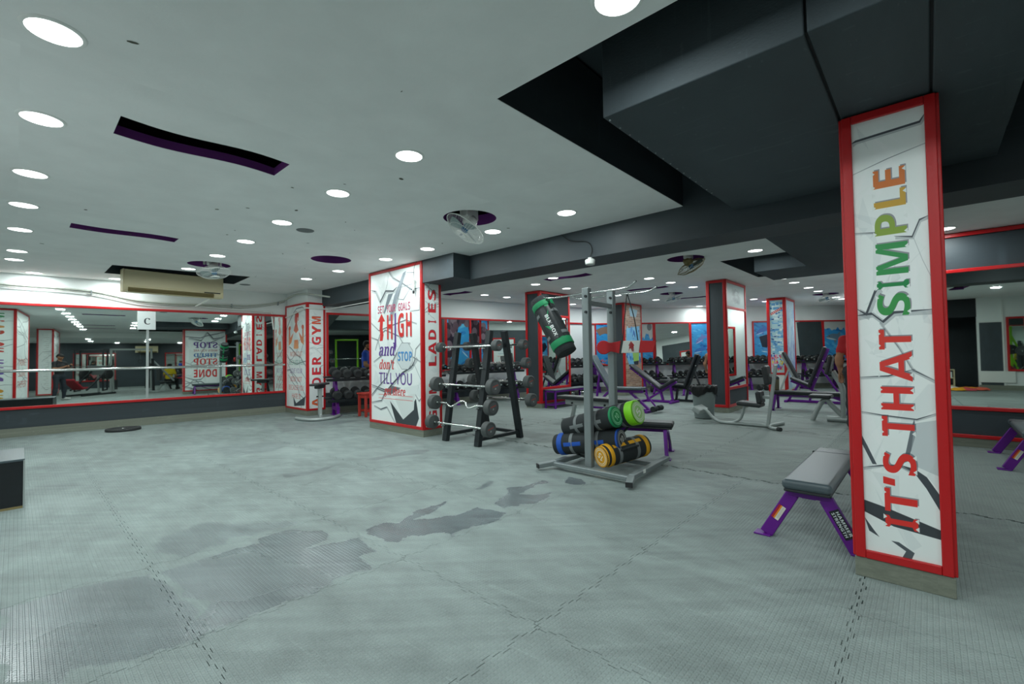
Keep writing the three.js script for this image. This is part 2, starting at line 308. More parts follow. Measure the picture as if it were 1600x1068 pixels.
// beam, bulkhead, lowered soffit, ducts
structure('beam', box(0.55, 1.13, 25.4, 5.215, 3.135, 0.6), M.slate);
structure('beam_bulkhead', box(0.36, 0.39, 0.81, 4.77, 2.765, -5.825), M.slate);
structure('trim_002', [box(2.98, 0.68, 0.06, 3.45, 3.296, -1.98), box(0.06, 0.68, 6.4, 1.99, 3.296, 1.25)], M.slate);   // sides of the large opening
structure('soffit_back', box(2.75, 0.38, 1.15, 6.86, 2.76, -0.7), M.soffit);
structure('trim_003', [box(2.5, 0.6, 0.05, 9.68, 3.256, -2.72), box(0.05, 0.6, 1.85, 8.42, 3.256, -1.8), box(0.05, 0.6, 1.85, 10.93, 3.256, -1.8)], M.slate);
function duct(name, label, x0, x1, u0, u1, y0, y1, m, seams) {
  const d = thing(name, label, 'duct', [(x0 + x1) / 2, y0, -(u0 + u1) / 2]);
  const xs = [x0, ...seams[0], x1], us = [u0, ...seams[1], u1];
  for (let i = 0; i < xs.length - 1; i++) for (let j = 0; j < us.length - 1; j++) {
    const w = xs[i + 1] - xs[i], l = us[j + 1] - us[j];
    const g = rbox(w - 0.012, y1 - y0 - 0.02, l - 0.012, 0.008, (xs[i] + xs[i + 1]) / 2 - d.position.x, (y1 - y0) / 2 + 0.008 * ((i + j) % 2), -(us[j] + us[j + 1]) / 2 - d.position.z);
    part('duct_panel', g, m, d);
  }
  part('core', box(x1 - x0 - 0.06, y1 - y0 - 0.06, u1 - u0 - 0.06, 0, (y1 - y0) / 2, 0), M.void, d);
  return d;
}
const dk = duct('ceiling_duct', 'large charcoal boxed duct in the ceiling opening above the tall poster pillar', 2.38, 4.93, -0.42, 1.42, 2.76, 3.35, M.soffit, [[4.3], [-0.05, 0.37]]);
for (let k = 0; k < 15; k++) part('screw', new THREE.CylinderGeometry(0.006, 0.006, 0.006, 8).translate(2.42 + k * 0.125 - dk.position.x, -0.002, -1.385 - dk.position.z), M.standGrey, dk);
duct('ceiling_duct', 'grey sheet metal duct box in the back ceiling opening beside the mirrored black pillar', 8.62, 9.95, 1.0, 2.2, 2.7, 3.25, M.soffit, [[9.3], []]);
// ---------------------------------------------------------------- printed panels
const INK = { red: '#dd2f2b', purple: '#5b2d91', blue: '#3f8fd0', green: '#2f8f55', orange: '#e2762f' };
function cracked(g, w, h, sd, base = '#f0f6f4', count = 7) {   // printed picture of a broken plaster wall
  seed = sd; g.fillStyle = base; g.fillRect(0, 0, w, h);
  for (let k = 0; k < 40; k++) { g.fillStyle = rnd() > 0.5 ? 'rgba(255,255,255,0.16)' : 'rgba(170,182,182,0.14)'; g.beginPath(); const x = rr(0, w), y = rr(0, h), r = rr(0.1, 0.5) * w; g.moveTo(x, y); for (let i = 1; i < 5; i++) g.lineTo(x + rr(-r, r), y + rr(-r, r)); g.closePath(); g.fill(); }
  for (let k = 0; k < count; k++) {
    let x = rnd() > 0.5 ? 0 : w, y = rr(0, h), a = x ? PI + rr(-0.7, 0.7) : rr(-0.7, 0.7); const pts = [[x, y]];
    for (let i = 0; i < 5; i++) { const L = rr(0.12, 0.34) * w; x += Math.cos(a) * L; y += Math.sin(a) * L; a += rr(-0.8, 0.8); pts.push([x, y]); }
    crackLine(g, pts, rr(0.006, 0.02) * w);
  }
}
function crackLine(g, pts, t) {
  g.strokeStyle = 'rgba(150,158,162,0.5)'; g.lineWidth = t * 2; g.lineJoin = 'miter'; g.beginPath(); pts.forEach(([x, y], i) => i ? g.lineTo(x + t, y + t) : g.moveTo(x + t, y + t)); g.stroke();
  g.fillStyle = '#474e55'; g.beginPath(); pts.forEach(([x, y], i) => i ? g.lineTo(x, y) : g.moveTo(x, y));
  for (let i = pts.length - 1; i >= 0; i--) { const k = t * (i === 0 || i === pts.length - 1 ? 0.15 : 1); g.lineTo(pts[i][0] + k * 0.5, pts[i][1] + k); } g.closePath(); g.fill();
}
const poly = (g, pts, fill) => { g.fillStyle = fill; g.beginPath(); pts.forEach(([x, y], i) => i ? g.lineTo(x, y) : g.moveTo(x, y)); g.closePath(); g.fill(); };
function fit(g, text, x0, y0, w, h, color, font = 'bold', family = 'sans-serif', shadow = true) {   // text stretched into a box
  g.save(); g.font = `${font} 100px ${family}`; g.textBaseline = 'alphabetic'; g.textAlign = 'left';
  const tw = g.measureText(text).width, asc = /[a-z]/.test(text) && !/[A-Z]/.test(text) ? 76 : 73;
  g.translate(x0, y0 + h); g.scale(w / tw, h / asc);
  if (shadow) { g.fillStyle = 'rgba(70,70,80,0.55)'; g.fillText(text, 3, 3); }
  g.fillStyle = color; g.fillText(text, 0, 0); g.restore();
}
function upright(g, ch, cx, y0, y1, wd, color, opts = {}) {  // one letter turned to read upwards, filling y0..y1
  g.save(); g.translate(cx, (y0 + y1) / 2); g.rotate(-PI / 2); const len = y1 - y0;
  fit(g, ch, -len / 2, -wd / 2, len, wd, color, opts.font || 'bold', opts.family || 'sans-serif'); g.restore();
  if (opts.cut) for (const s of [-1, 1]) { g.fillStyle = '#f0f6f4'; const x = cx + s * wd / 2; }
}
const print = (w, h, draw, rough = 0.35) => new THREE.MeshStandardMaterial({ map: canvasTex(w, h, draw), roughness: rough });

const posterSimple = print(512, 2048, (g, w, h) => {
  cracked(g, w, h, 7, '#f0f6f4', 0);
  const P = (a) => a.map(([x, y]) => [x * w, y * h]);
  crackLine(g, P([[0, 0.045], [0.06, 0.04], [0.93, 0.033], [1, 0.02]]), 10); crackLine(g, P([[0, 0.12], [0.5, 0.1], [1, 0.085]]), 2);
  crackLine(g, P([[0, 0.26], [0.3, 0.265], [0.55, 0.27]]), 5); crackLine(g, P([[0.55, 0.28], [0.78, 0.285], [0.88, 0.25], [1, 0.245]]), 8);
  crackLine(g, P([[0.8, 0.29], [0.9, 0.34], [1, 0.38]]), 2);
  crackLine(g, P([[0, 0.44], [0.12, 0.45], [0.25, 0.4], [0.32, 0.39]]), 16); crackLine(g, P([[0, 0.455], [0.2, 0.45], [0.35, 0.47], [0.5, 0.45], [1, 0.45]]), 12);
  crackLine(g, P([[0.3, 0.47], [0.55, 0.53], [0.72, 0.58], [1, 0.605]]), 8); crackLine(g, P([[0, 0.6], [0.4, 0.595], [0.75, 0.58]]), 6);
  crackLine(g, P([[0, 0.68], [0.3, 0.685], [0.75, 0.69], [1, 0.675]]), 5);
  poly(g, P([[0.72, 0.69], [0.74, 0.72], [0.62, 0.785], [0.56, 0.79], [0.66, 0.72]]), '#6f767c'); poly(g, P([[0.72, 0.7], [1, 0.69], [1, 0.81], [0.64, 0.79]]), 'rgba(176,186,190,0.6)');
  poly(g, P([[0, 0.735], [0.08, 0.76], [0.2, 0.8], [0.14, 0.8], [0, 0.755]]), '#525960');
  crackLine(g, P([[0, 0.81], [0.25, 0.8], [0.5, 0.795], [0.7, 0.81]]), 6);
  poly(g, P([[0.52, 0.795], [0.7, 0.8], [0.85, 0.815], [1, 0.85], [1, 0.885], [0.84, 0.84], [0.7, 0.81]]), '#464c52');
  poly(g, P([[0, 0.885], [0.3, 0.895], [1, 0.925], [1, 0.945], [0.4, 0.935], [0, 0.912]]), '#3f4449'); poly(g, P([[0, 0.925], [0.12, 0.95], [0.2, 0.965], [0.06, 0.955]]), '#4a5157');
  poly(g, P([[0.36, 0.968], [0.55, 0.985], [0.5, 1], [0.62, 1], [0.66, 0.985], [0.46, 0.968]]), '#565d63');
  const cx = 0.5 * w, wd = 0.44 * w, y = (p) => (p - 178) / 697 * h;
  const L = [['E', 260, 300, '#d9752c'], ['L', 296, 332, '#cda02e'], ['P', 334, 376, '#8aa638'], ['M', 377, 439, '#2f9650'], ['I', 442, 457, '#1f8a4c'], ['S', 460, 502, '#3d9a50'],
    ['T', 519, 553, '#dd4237'], ['A', 555, 602, '#e0403a'], ['H', 605, 653, '#e23b36'], ['T', 656, 690, '#e23b36'], ['S', 711, 750, '#e5352f'], ["'", 753, 766, '#e5352f'], ['T', 769, 808, '#e5352f'], ['I', 811, 833, '#e5352f']];
  for (const [c, a, b, col] of L) {
    if (c === "'") { poly(g, [[cx - wd * 0.5, y(a)], [cx - wd * 0.14, y(a) + 8], [cx - wd * 0.14, y(b)], [cx - wd * 0.5, y(b) - 6]], col); continue; }
    upright(g, c, cx, y(a), y(b), wd, col);
    g.fillStyle = '#eaf0ee';                            // notched ribbon ends
    for (const s of [-1, 1]) for (const t of [0.22, 0.78]) { if (rnd() < 0.2) continue; const X = cx + s * wd * 0.53, Y = y(a) + (y(b) - y(a)) * t; g.beginPath(); g.moveTo(X, Y - 12); g.lineTo(X - s * 26, Y); g.lineTo(X, Y + 12); g.fill(); }
  }
});
const posterGoals = print(1024, 1800, (g, w, h) => {
  cracked(g, w, h, 21, '#f0f6f4', 5); const P = (a) => a.map(([x, y]) => [x * w, y * h]);
  poly(g, P([[0.68, 0.03], [0.74, 0.02], [0.55, 0.2], [0.44, 0.33], [0.38, 0.33], [0.5, 0.17]]), '#8f9aa3'); crackLine(g, P([[0.72, 0.03], [0.6, 0.15], [0.45, 0.32]]), 14);
  crackLine(g, P([[0, 0.1], [0.1, 0.11], [0.2, 0.19], [0.32, 0.12], [0.48, 0.13], [0.56, 0.11]]), 20); crackLine(g, P([[0.56, 0.12], [0.86, 0.11], [0.88, 0.04], [0.74, 0.03]]), 7);
  crackLine(g, P([[0.86, 0.11], [0.68, 0.2], [0.56, 0.19]]), 7); crackLine(g, P([[0.38, 0.02], [0.36, 0.08], [0.32, 0.12]]), 4); crackLine(g, P([[0.98, 0.2], [0.97, 0.28], [0.8, 0.28]]), 7);
  poly(g, P([[0.38, 0.15], [0.48, 0.15], [0.3, 0.28], [0.28, 0.27]]), '#7b8790');
  crackLine(g, P([[0, 0.43], [0.15, 0.45], [0.22, 0.56], [0.05, 0.6]]), 10); crackLine(g, P([[1, 0.48], [0.9, 0.52], [0.86, 0.62], [0.72, 0.64]]), 8); crackLine(g, P([[0.85, 0.6], [1, 0.72]]), 5);
  poly(g, P([[0.3, 0.79], [0.45, 0.76], [0.62, 0.77], [0.5, 0.8], [0.4, 0.82]]), '#6d747a');
  crackLine(g, P([[0, 0.83], [0.12, 0.78], [0.3, 0.8], [0.22, 0.86], [0, 0.88]]), 12); crackLine(g, P([[0.05, 0.9], [0.2, 0.92], [0.33, 0.9], [0.5, 1]]), 12);
  poly(g, P([[0.4, 0.86], [0.66, 0.97], [0.9, 0.83], [0.95, 0.95], [0.9, 1], [0.52, 1]]), '#3c4247'); crackLine(g, P([[0.88, 0.8], [0.95, 0.84], [1, 0.82]]), 9);
  poly(g, P([[0.5, 0.84], [0.88, 0.8], [0.86, 0.9], [0.66, 0.97]]), '#dfe5e3');
  fit(g, 'SET YOUR GOALS', 0.15 * w, 0.222 * h, 0.66 * w, 0.048 * h, '#c3275a', 'bold', 'monospace');
  poly(g, P([[0.15, 0.33], [0.235, 0.275], [0.31, 0.33], [0.265, 0.33], [0.255, 0.38], [0.275, 0.42], [0.255, 0.46], [0.19, 0.46], [0.205, 0.42], [0.19, 0.38], [0.2, 0.33]]), INK.red);
  fit(g, 'H', 0.33 * w, 0.285 * h, 0.15 * w, 0.165 * h, INK.red); poly(g, P([[0.505, 0.285], [0.535, 0.28], [0.535, 0.5], [0.51, 0.54], [0.5, 0.5]]), INK.purple);
  fit(g, 'G', 0.56 * w, 0.285 * h, 0.14 * w, 0.155 * h, INK.red); fit(g, 'H', 0.71 * w, 0.285 * h, 0.14 * w, 0.155 * h, INK.red);
  fit(g, 'and', 0.16 * w, 0.475 * h, 0.34 * w, 0.085 * h, INK.purple, 'italic bold', 'serif'); fit(g, "don't", 0.17 * w, 0.585 * h, 0.31 * w, 0.065 * h, INK.red, 'italic bold', 'serif');
  const oct = Array.from({ length: 8 }, (_, k) => [0.7 * w + 0.16 * w * Math.cos((k + 0.5) * PI / 4), 0.565 * h + 0.16 * w * Math.sin((k + 0.5) * PI / 4)]);
  poly(g, oct, '#d8dfe0'); g.strokeStyle = '#6b7478'; g.lineWidth = 5; g.beginPath(); oct.forEach(([x, y], i) => i ? g.lineTo(x, y) : g.moveTo(x, y)); g.closePath(); g.stroke();
  fit(g, 'STOP', 0.56 * w, 0.535 * h, 0.28 * w, 0.06 * h, INK.blue);
  fit(g, 'TILL YOU', 0.17 * w, 0.672 * h, 0.67 * w, 0.075 * h, INK.purple, 'normal'); fit(g, 'get there', 0.28 * w, 0.765 * h, 0.42 * w, 0.052 * h, INK.red, 'italic bold', 'serif');
  g.fillStyle = INK.red; g.fillRect(0.16 * w, 0.82 * h, 0.68 * w, 5); g.fillRect(0.16 * w, 0.845 * h, 0.68 * w, 5);
});
const vertical = (text, colors, sd, span = [0.05, 0.95], wd = 0.5, w = 256, h = 2048) => print(w, h, (g) => {
  cracked(g, w, h, sd, '#f0f6f4', 9);
  const n = text.length, st = (span[1] - span[0]) * h / n;
  [...text].forEach((c, i) => { if (c === ' ') return; const y1 = span[1] * h - i * st, nar = c === 'I' ? 0.35 : 0; upright(g, c, w / 2, y1 - st * (0.92 - nar), y1 - st * nar, wd * w, Array.isArray(colors) ? colors[i % colors.length] : colors); });
});
const posterLadies = vertical('GYM LADIES', '#dc2b35', 31, [0.04, 0.97], 0.55);
const posterDer = vertical('A DER GYM', ['#ee6a3a', '', '#d9303f', '#dd2f3c', '#e0303a', '', '#e2343c', '#e03a36', '#e8562f'], 33, [0.1, 0.99], 0.62);
const posterNoPain = vertical('NO PAIN NO GAIN', ['#e5b53c', '#e0a03c', '', '#7a5aa0', '#6a50a8', '#8a5aa0', '#8a6ab0', '', '#d0483f', '#d0483f', '', '#c04a3a', '#d99a5a', '#e0503f', '#3f9a60'], 35, [0.02, 0.92], 0.55, 384);
const posterWork = print(768, 1600, (g, w, h) => {
  cracked(g, w, h, 41, '#f0f6f4', 8); const P = (a) => a.map(([x, y]) => [x * w, y * h]);
  const arm = (s) => P([[0.5 + s * 0.13, 0.26], [0.5 + s * 0.2, 0.28], [0.5 + s * 0.36, 0.33], [0.5 + s * 0.36, 0.37], [0.5 + s * 0.3, 0.36], [0.5 + s * 0.31, 0.23], [0.5 + s * 0.37, 0.23], [0.5 + s * 0.38, 0.39], [0.5 + s * 0.24, 0.36]]);
  const gr = g.createLinearGradient(0, 0.05 * h, 0, 0.42 * h); gr.addColorStop(0, '#c9302f'); gr.addColorStop(1, '#f0a060');
  g.fillStyle = gr; g.beginPath(); g.ellipse(0.5 * w, 0.13 * h, 0.075 * w, 0.05 * h, 0, 0, 2 * PI); g.fill();
  g.beginPath(); g.ellipse(0.54 * w, 0.085 * h, 0.1 * w, 0.03 * h, 0.3, 0, 2 * PI); g.fill(); g.fillRect(0.6 * w, 0.09 * h, 0.03 * w, 0.06 * h);
  poly(g, P([[0.46, 0.17], [0.54, 0.17], [0.62, 0.24], [0.5, 0.27], [0.38, 0.24]]), gr); poly(g, arm(1), gr); poly(g, arm(-1), gr);
  for (const s of [-1, 1]) { g.fillStyle = gr; g.beginPath(); g.ellipse((0.5 + s * 0.33) * w, 0.215 * h, 0.06 * w, 0.022 * h, 0.2 * s, 0, 2 * PI); g.fill(); }
  poly(g, P([[0.41, 0.335], [0.6, 0.335], [0.62, 0.42], [0.5, 0.425], [0.38, 0.42]]), gr);
  [['WORK OUT', '#d26a50', 0.19, 0.8], ['BECAUSE YOU', '#5fa68e', 0.12, 0.88], ['LOVE YOUR', '#8d6aa8', 0.18, 0.8], ['BODY NOT', '#d04a40', 0.2, 0.78], ['BECAUSE YOU', '#d2463e', 0.12, 0.88], ['HATE IT', '#e05a45', 0.28, 0.72]]
    .forEach(([t, c, a, b], i) => fit(g, t, a * w, (0.45 + i * 0.083) * h, (b - a) * w, 0.048 * h, c, 'normal', 'sans-serif', false));
  poly(g, P([[0.35, 0.9], [0.5, 0.96], [0.95, 0.88], [0.9, 0.97], [0.4, 0.99]]), '#4b5259');
});
const posterStop = print(1024, 1500, (g, w, h) => {
  cracked(g, w, h, 51, '#f0f6f4', 9);
  [['STOP', INK.purple, 'bold', 'serif', 0.2, 0.8, 0.19, 0.1], ['WHEN YOU ARE', '#c46a5a', 'normal', 'sans-serif', 0.2, 0.8, 0.315, 0.04], ['TIRED', '#3a6fb0', 'bold', 'serif', 0.2, 0.8, 0.38, 0.065], ['STOP', INK.red, 'bold', 'serif', 0.2, 0.8, 0.47, 0.105], ['WHEN YOU ARE', '#c46a5a', 'normal', 'sans-serif', 0.2, 0.8, 0.595, 0.035], ['DONE', INK.red, 'bold', 'sans-serif', 0.2, 0.8, 0.655, 0.13]]
    .forEach(([t, c, f, fam, a, b, y, hh]) => fit(g, t, a * w, y * h, (b - a) * w, hh * h, c, f, fam));
  crackLine(g, [[0.05 * w, 0.1 * h], [0.3 * w, 0.13 * h], [0.45 * w, 0.02 * h], [0.6 * w, 0.16 * h], [0.9 * w, 0.12 * h]], 22);
});
const posterRuler = print(384, 1600, (g, w, h) => { cracked(g, w, h, 57, '#f0f6f4', 4); g.fillStyle = '#8a8f84'; for (let k = 0; k < 28; k++) g.fillRect(0.2 * w, (0.12 + k * 0.03) * h, (k % 2 ? 0.25 : 0.4) * w, 5); });
const posterCracks = print(512, 1600, (g, w, h) => { cracked(g, w, h, 61, '#f0f6f4', 12); fit(g, 'SWEAT', 0.2 * w, 0.5 * h, 0.6 * w, 0.07 * h, '#d9705f', 'normal'); fit(g, 'SMILE', 0.2 * w, 0.62 * h, 0.6 * w, 0.07 * h, '#d9705f', 'normal'); fit(g, 'REPEAT', 0.15 * w, 0.74 * h, 0.7 * w, 0.07 * h, '#d9705f', 'normal'); });
function sea(g, w, h, sd, wallTop) {                   // painted under-water mural
  seed = sd; g.fillStyle = '#3b9bd6'; g.fillRect(0, 0, w, h);
  const cols = ['#1f6fc0', '#2a86cf', '#5bb8e4', '#164f9e', '#79cdea', '#2f94d8'];
  for (let k = 0; k < 90; k++) { g.fillStyle = cols[k % 6]; g.globalAlpha = 0.5; g.beginPath(); const x = rr(-0.1, 1) * w, y = rr(0, 1) * h, L = rr(0.08, 0.35) * w; g.moveTo(x, y); g.quadraticCurveTo(x + L * 0.3, y - L * 0.5, x + L, y + L * 0.2); g.quadraticCurveTo(x + L * 0.4, y + L * 0.1, x, y); g.fill(); }
  g.globalAlpha = 1;
  if (wallTop) { const p = [[0, 0], [w, 0]]; for (let k = 12; k >= 0; k--) p.push([k / 12 * w, (wallTop + rr(-0.07, 0.09)) * h]); poly(g, p, '#c9cec9'); }
  for (let k = 0; k < 26; k++) { g.fillStyle = ['#e0705a', '#d85a86', '#e8a04a', '#6a4aa8'][k % 4]; g.beginPath(); g.arc(rr(0, w), h * rr(0.88, 1), rr(0.02, 0.06) * w, 0, 2 * PI); g.fill(); }
}
function dolphin(g, x, y, s, rot, body = '#6f86c4', belly = '#b8b4d8') {
  g.save(); g.translate(x, y); g.rotate(rot); g.scale(s, s);
  g.fillStyle = body; g.beginPath(); g.moveTo(-1, 0.1); g.quadraticCurveTo(-0.6, -0.42, 0.1, -0.34); g.quadraticCurveTo(0.7, -0.25, 1.05, 0.25); g.quadraticCurveTo(0.5, 0.05, 0.1, 0.14); g.quadraticCurveTo(-0.5, 0.26, -1, 0.1); g.fill();
  g.beginPath(); g.moveTo(0.05, -0.32); g.lineTo(0.32, -0.62); g.lineTo(0.4, -0.26); g.fill(); g.beginPath(); g.moveTo(1, 0.2); g.lineTo(1.32, 0.1); g.lineTo(1.2, 0.5); g.fill(); g.beginPath(); g.moveTo(-0.25, 0.12); g.lineTo(-0.05, 0.5); g.lineTo(0.1, 0.1); g.fill();
  g.fillStyle = belly; g.beginPath(); g.moveTo(-1, 0.11); g.quadraticCurveTo(-0.4, 0.02, 0.1, 0.14); g.quadraticCurveTo(-0.5, 0.28, -1, 0.11); g.fill(); g.fillStyle = '#10151c'; g.beginPath(); g.arc(-0.66, -0.06, 0.035, 0, 2 * PI); g.fill(); g.restore();
}
const muralDolphin = print(512, 900, (g, w, h) => { sea(g, w, h, 71, 0); dolphin(g, w * 0.5, h * 0.4, w * 0.36, -0.5); dolphin(g, w * 0.45, h * 0.68, w * 0.36, -0.2, '#3f7cc8', '#a9cfe6'); });
const muralJump = print(512, 900, (g, w, h) => { sea(g, w, h, 73, 0); poly(g, [[w * 0.3, h * 0.36], [w * 0.8, h * 0.3], [w * 0.95, h * 0.45], [w * 0.7, h * 0.64], [w * 0.45, h * 0.62]], '#13233a'); dolphin(g, w * 0.5, h * 0.22, w * 0.42, -0.3, '#3f74c4', '#9fc2e4'); dolphin(g, w * 0.75, h * 0.72, w * 0.36, 0.1, '#5a9fd4', '#bfe0ee'); });
const muralShark = print(640, 900, (g, w, h) => { sea(g, w, h, 75, 0.2); dolphin(g, w * 0.5, h * 0.42, w * 0.42, 0.15, '#6b8699', '#c4cfd2'); });
const muralReef = print(400, 900, (g, w, h) => { sea(g, w, h, 77, 0.3); g.fillStyle = '#7a7f80'; g.beginPath(); g.arc(w * 0.7, h * 0.08, w * 0.2, 0, 2 * PI); g.fill(); });
const muralCave = print(512, 900, (g, w, h) => { sea(g, w, h, 79, 0); g.strokeStyle = '#8a6f5c'; g.lineWidth = w * 0.3; g.beginPath(); g.arc(w * 0.45, h * 0.5, w * 0.62, -2.2, 1.4); g.stroke(); poly(g, [[w * 0.05, h * 0.5], [w * 0.5, h * 0.46], [w * 0.42, h * 0.62], [w * 0.2, h * 0.72]], '#16324f'); });
const muralFrame = print(600, 900, (g, w, h) => { sea(g, w, h, 81, 0); seed = 5; for (let k = 0; k < 240; k++) { const t = rnd() * 2 * PI, r = rr(0.62, 0.9); g.fillStyle = ['#3c2a34', '#5b4350', '#2c2030', '#7a6470'][k % 4]; g.beginPath(); g.arc(w / 2 + Math.cos(t) * r * w * 0.62, h / 2 + Math.sin(t) * r * h * 0.6, w * rr(0.05, 0.12), 0, 2 * PI); g.fill(); } dolphin(g, w * 0.52, h * 0.5, w * 0.22, -0.6, '#4f8ed0', '#b8d8ea'); });
const muralBrick = print(400, 1500, (g, w, h) => {      // painting of a broken brick wall with the sea behind it
  seed = 91; g.fillStyle = '#b9b1a2'; g.fillRect(0, 0, w, h);
  for (let j = 0; j < 44; j++) for (let i = -1; i < 5; i++) { g.fillStyle = ['#a8826c', '#b58f78', '#9c7a68', '#c0a08a'][(rnd() * 4) | 0]; g.fillRect((i + (j % 2) * 0.5) * w / 4 + 4, j * h / 44 + 3, w / 4 - 8, h / 44 - 6); }
  poly(g, [[w * 0.1, h * 0.28], [w * 0.9, h * 0.24], [w * 0.95, h * 0.62], [w * 0.7, h * 0.7], [w * 0.3, h * 0.76], [w * 0.06, h * 0.6]], '#7fc4ec');
  for (let k = 0; k < 30; k++) { g.fillStyle = ['#2f62b8', '#4a8ad4', '#9fd6f0'][k % 3]; g.beginPath(); g.ellipse(rr(0.1, 0.9) * w, rr(0.28, 0.66) * h, 14, rr(20, 70), rr(-0.3, 0.3), 0, 2 * PI); g.fill(); }
  poly(g, [[w * 0.42, h * 0.52], [w * 0.86, h * 0.5], [w * 0.82, h * 0.66], [w * 0.5, h * 0.67]], '#a6d66a'); poly(g, [[w * 0.5, h * 0.67], [w * 0.82, h * 0.66], [w * 0.78, h * 0.71], [w * 0.54, h * 0.71]], '#3a3f48');
  poly(g, [[w * 0.28, h * 0.03], [w * 0.8, h * 0.05], [w * 0.7, h * 0.14], [w * 0.34, h * 0.13]], '#9ec6d8');
});
const muralBlocks = print(400, 1600, (g, w, h) => {     // pale blue painted blocks over a coral reef
  seed = 95; g.fillStyle = '#b4d6dc'; g.fillRect(0, 0, w, h);
  for (let k = 0; k < 120; k++) { g.fillStyle = ['#8fc4dc', '#cfe6e8', '#5f9fce', '#dfeef0', '#78b4dc'][k % 5]; g.fillRect(rr(-0.1, 0.95) * w, rr(0, 0.78) * h, rr(0.12, 0.45) * w, rr(0.012, 0.035) * h); }
  for (let k = 0; k < 26; k++) { g.fillStyle = ['#27508f', '#3f6fb0'][k % 2]; g.fillRect(rr(0, 0.9) * w, rr(0.1, 0.78) * h, rr(0.06, 0.2) * w, rr(0.006, 0.018) * h); }
  for (let k = 0; k < 60; k++) { g.fillStyle = ['#e2487c', '#d23a6c', '#f0d040', '#3d6fc0', '#ee90a8'][k % 5]; g.beginPath(); g.ellipse(rr(0.05, 0.95) * w, rr(0.76, 0.97) * h, rr(8, 30), rr(14, 46), rr(-0.6, 0.6), 0, 2 * PI); g.fill(); }
  g.save(); g.translate(w * 0.5, h * 0.15); g.rotate(-0.35); g.fillStyle = '#d03a38'; g.fillRect(-w * 0.45, -22, w * 0.9, 52); g.fillStyle = '#f0e4e0'; for (let k = 0; k < 6; k++) g.fillRect(-w * 0.38 + k * w * 0.13, -10, w * 0.07, 26); g.restore();
});
const muralDrip = print(300, 1600, (g, w, h) => { seed = 97; g.fillStyle = '#c3dcea'; g.fillRect(0, 0, w, h); for (let k = 0; k < 170; k++) { const y = rnd(); g.fillStyle = y > 0.45 && y < 0.8 ? ['#5a4aa0', '#3a5fb8', '#7a86c8'][k % 3] : ['#8fb8e0', '#5f8fcc', '#dfeaf0', '#a8c8e4'][k % 4]; g.globalAlpha = 0.7; g.fillRect(rnd() * w, y * h, rr(4, 14), rr(60, 260)); } g.globalAlpha = 1; });
const posterBlue = print(600, 900, (g, w, h) => { g.fillStyle = '#dfe6e4'; g.fillRect(0, 0, w, h); seed = 99; for (let j = 0; j < 9; j++) fit(g, ['KEEP YOUR GOALS IN MIND', 'DO NOT STOP', 'ONE MORE STEP'][j % 3], w * 0.1, h * (0.12 + j * 0.09), w * rr(0.6, 0.8), h * 0.04, j > 4 ? '#d05040' : '#3f7fb0', 'normal', 'sans-serif', false); });
const stainedBoard = print(512, 512, (g, w, h) => { g.fillStyle = '#9aa8a8'; g.fillRect(0, 0, w, h); seed = 103; for (let k = 0; k < 120; k++) { g.fillStyle = `rgba(60,70,72,${rr(0.05, 0.16)})`; g.beginPath(); g.ellipse(w * (0.5 + rr(-0.2, 0.2)), h * (0.5 + rr(-0.3, 0.3)), rr(8, 46), rr(8, 60), rr(0, 3), 0, 2 * PI); g.fill(); } });

// ---------------------------------------------------------------- pillars
function pillar(label, { x0, x1, u0, u1, top, skirt = 0.115, frame = 0.048, bodyMat = M.white, bodyTop = 2.96 }, faces) {
  const cx = (x0 + x1) / 2, cz = -(u0 + u1) / 2, w = x1 - x0, d = u1 - u0;
  const p = thing('pillar', label, 'pillar', [cx, 0, cz]);
  part('core', box(w - 0.05, bodyTop, d - 0.05, 0, bodyTop / 2, 0), bodyMat, p);
  part('skirting', [rbox(w + 0.012, skirt, d + 0.012, 0.004, 0, skirt / 2, 0, 1)], M.skirting, p);
  for (const [side, list] of Object.entries(faces)) {
    const fw = side === 'W' || side === 'E' ? d : w, X = { W: V3(0, 0, 1), E: V3(0, 0, -1), S: V3(1, 0, 0), N: V3(-1, 0, 0) }[side], N = { W: V3(-1, 0, 0), E: V3(1, 0, 0), S: V3(0, 0, 1), N: V3(0, 0, -1) }[side];
    const off = side === 'W' || side === 'E' ? w / 2 : d / 2, m4 = new THREE.Matrix4().makeBasis(X, UP, N).setPosition(N.clone().multiplyScalar(off));
    const bars = [[-fw / 2 + frame / 2, skirt, frame, top - skirt, 0], [fw / 2 - frame / 2, skirt, frame, top - skirt, 0]];
    for (const e of [skirt, top - frame, ...list.slice(1).map((q) => q[0])]) bars.push([0, e, fw - 2 * frame, frame, 1]);
    for (const [bx, by, bw, bh] of bars) part('frame_bar', xf(rbox(bw, bh, 0.03, 0.006, bx, by + bh / 2, 0, 2), m4), M.red, p);
    list.forEach(([y0, m, y1], i) => {
      const a = i ? y0 + frame : skirt + frame, b = i < list.length - 1 ? list[i + 1][0] : top - frame;
      const mir = m === M.mirror;
      part(mir ? 'mirror_glass' : 'poster_panel', xf(box(fw - 2 * frame + 0.004, b - a + 0.004, 0.012, 0, (a + b) / 2, -0.008), m4), m, p);
    });
  }
  return p;
}
const pN = pillar("tall poster pillar reading IT'S THAT SIMPLE in a red frame beside the purple bench", { x0: 3.43, x1: 5.0, u0: -0.065, u1: 0.36, top: 2.765, bodyTop: 2.78 }, { W: [[0, posterSimple]], N: [[0, posterStop]], S: [[0, posterCracks]], E: [[0, M.charcoal]] });
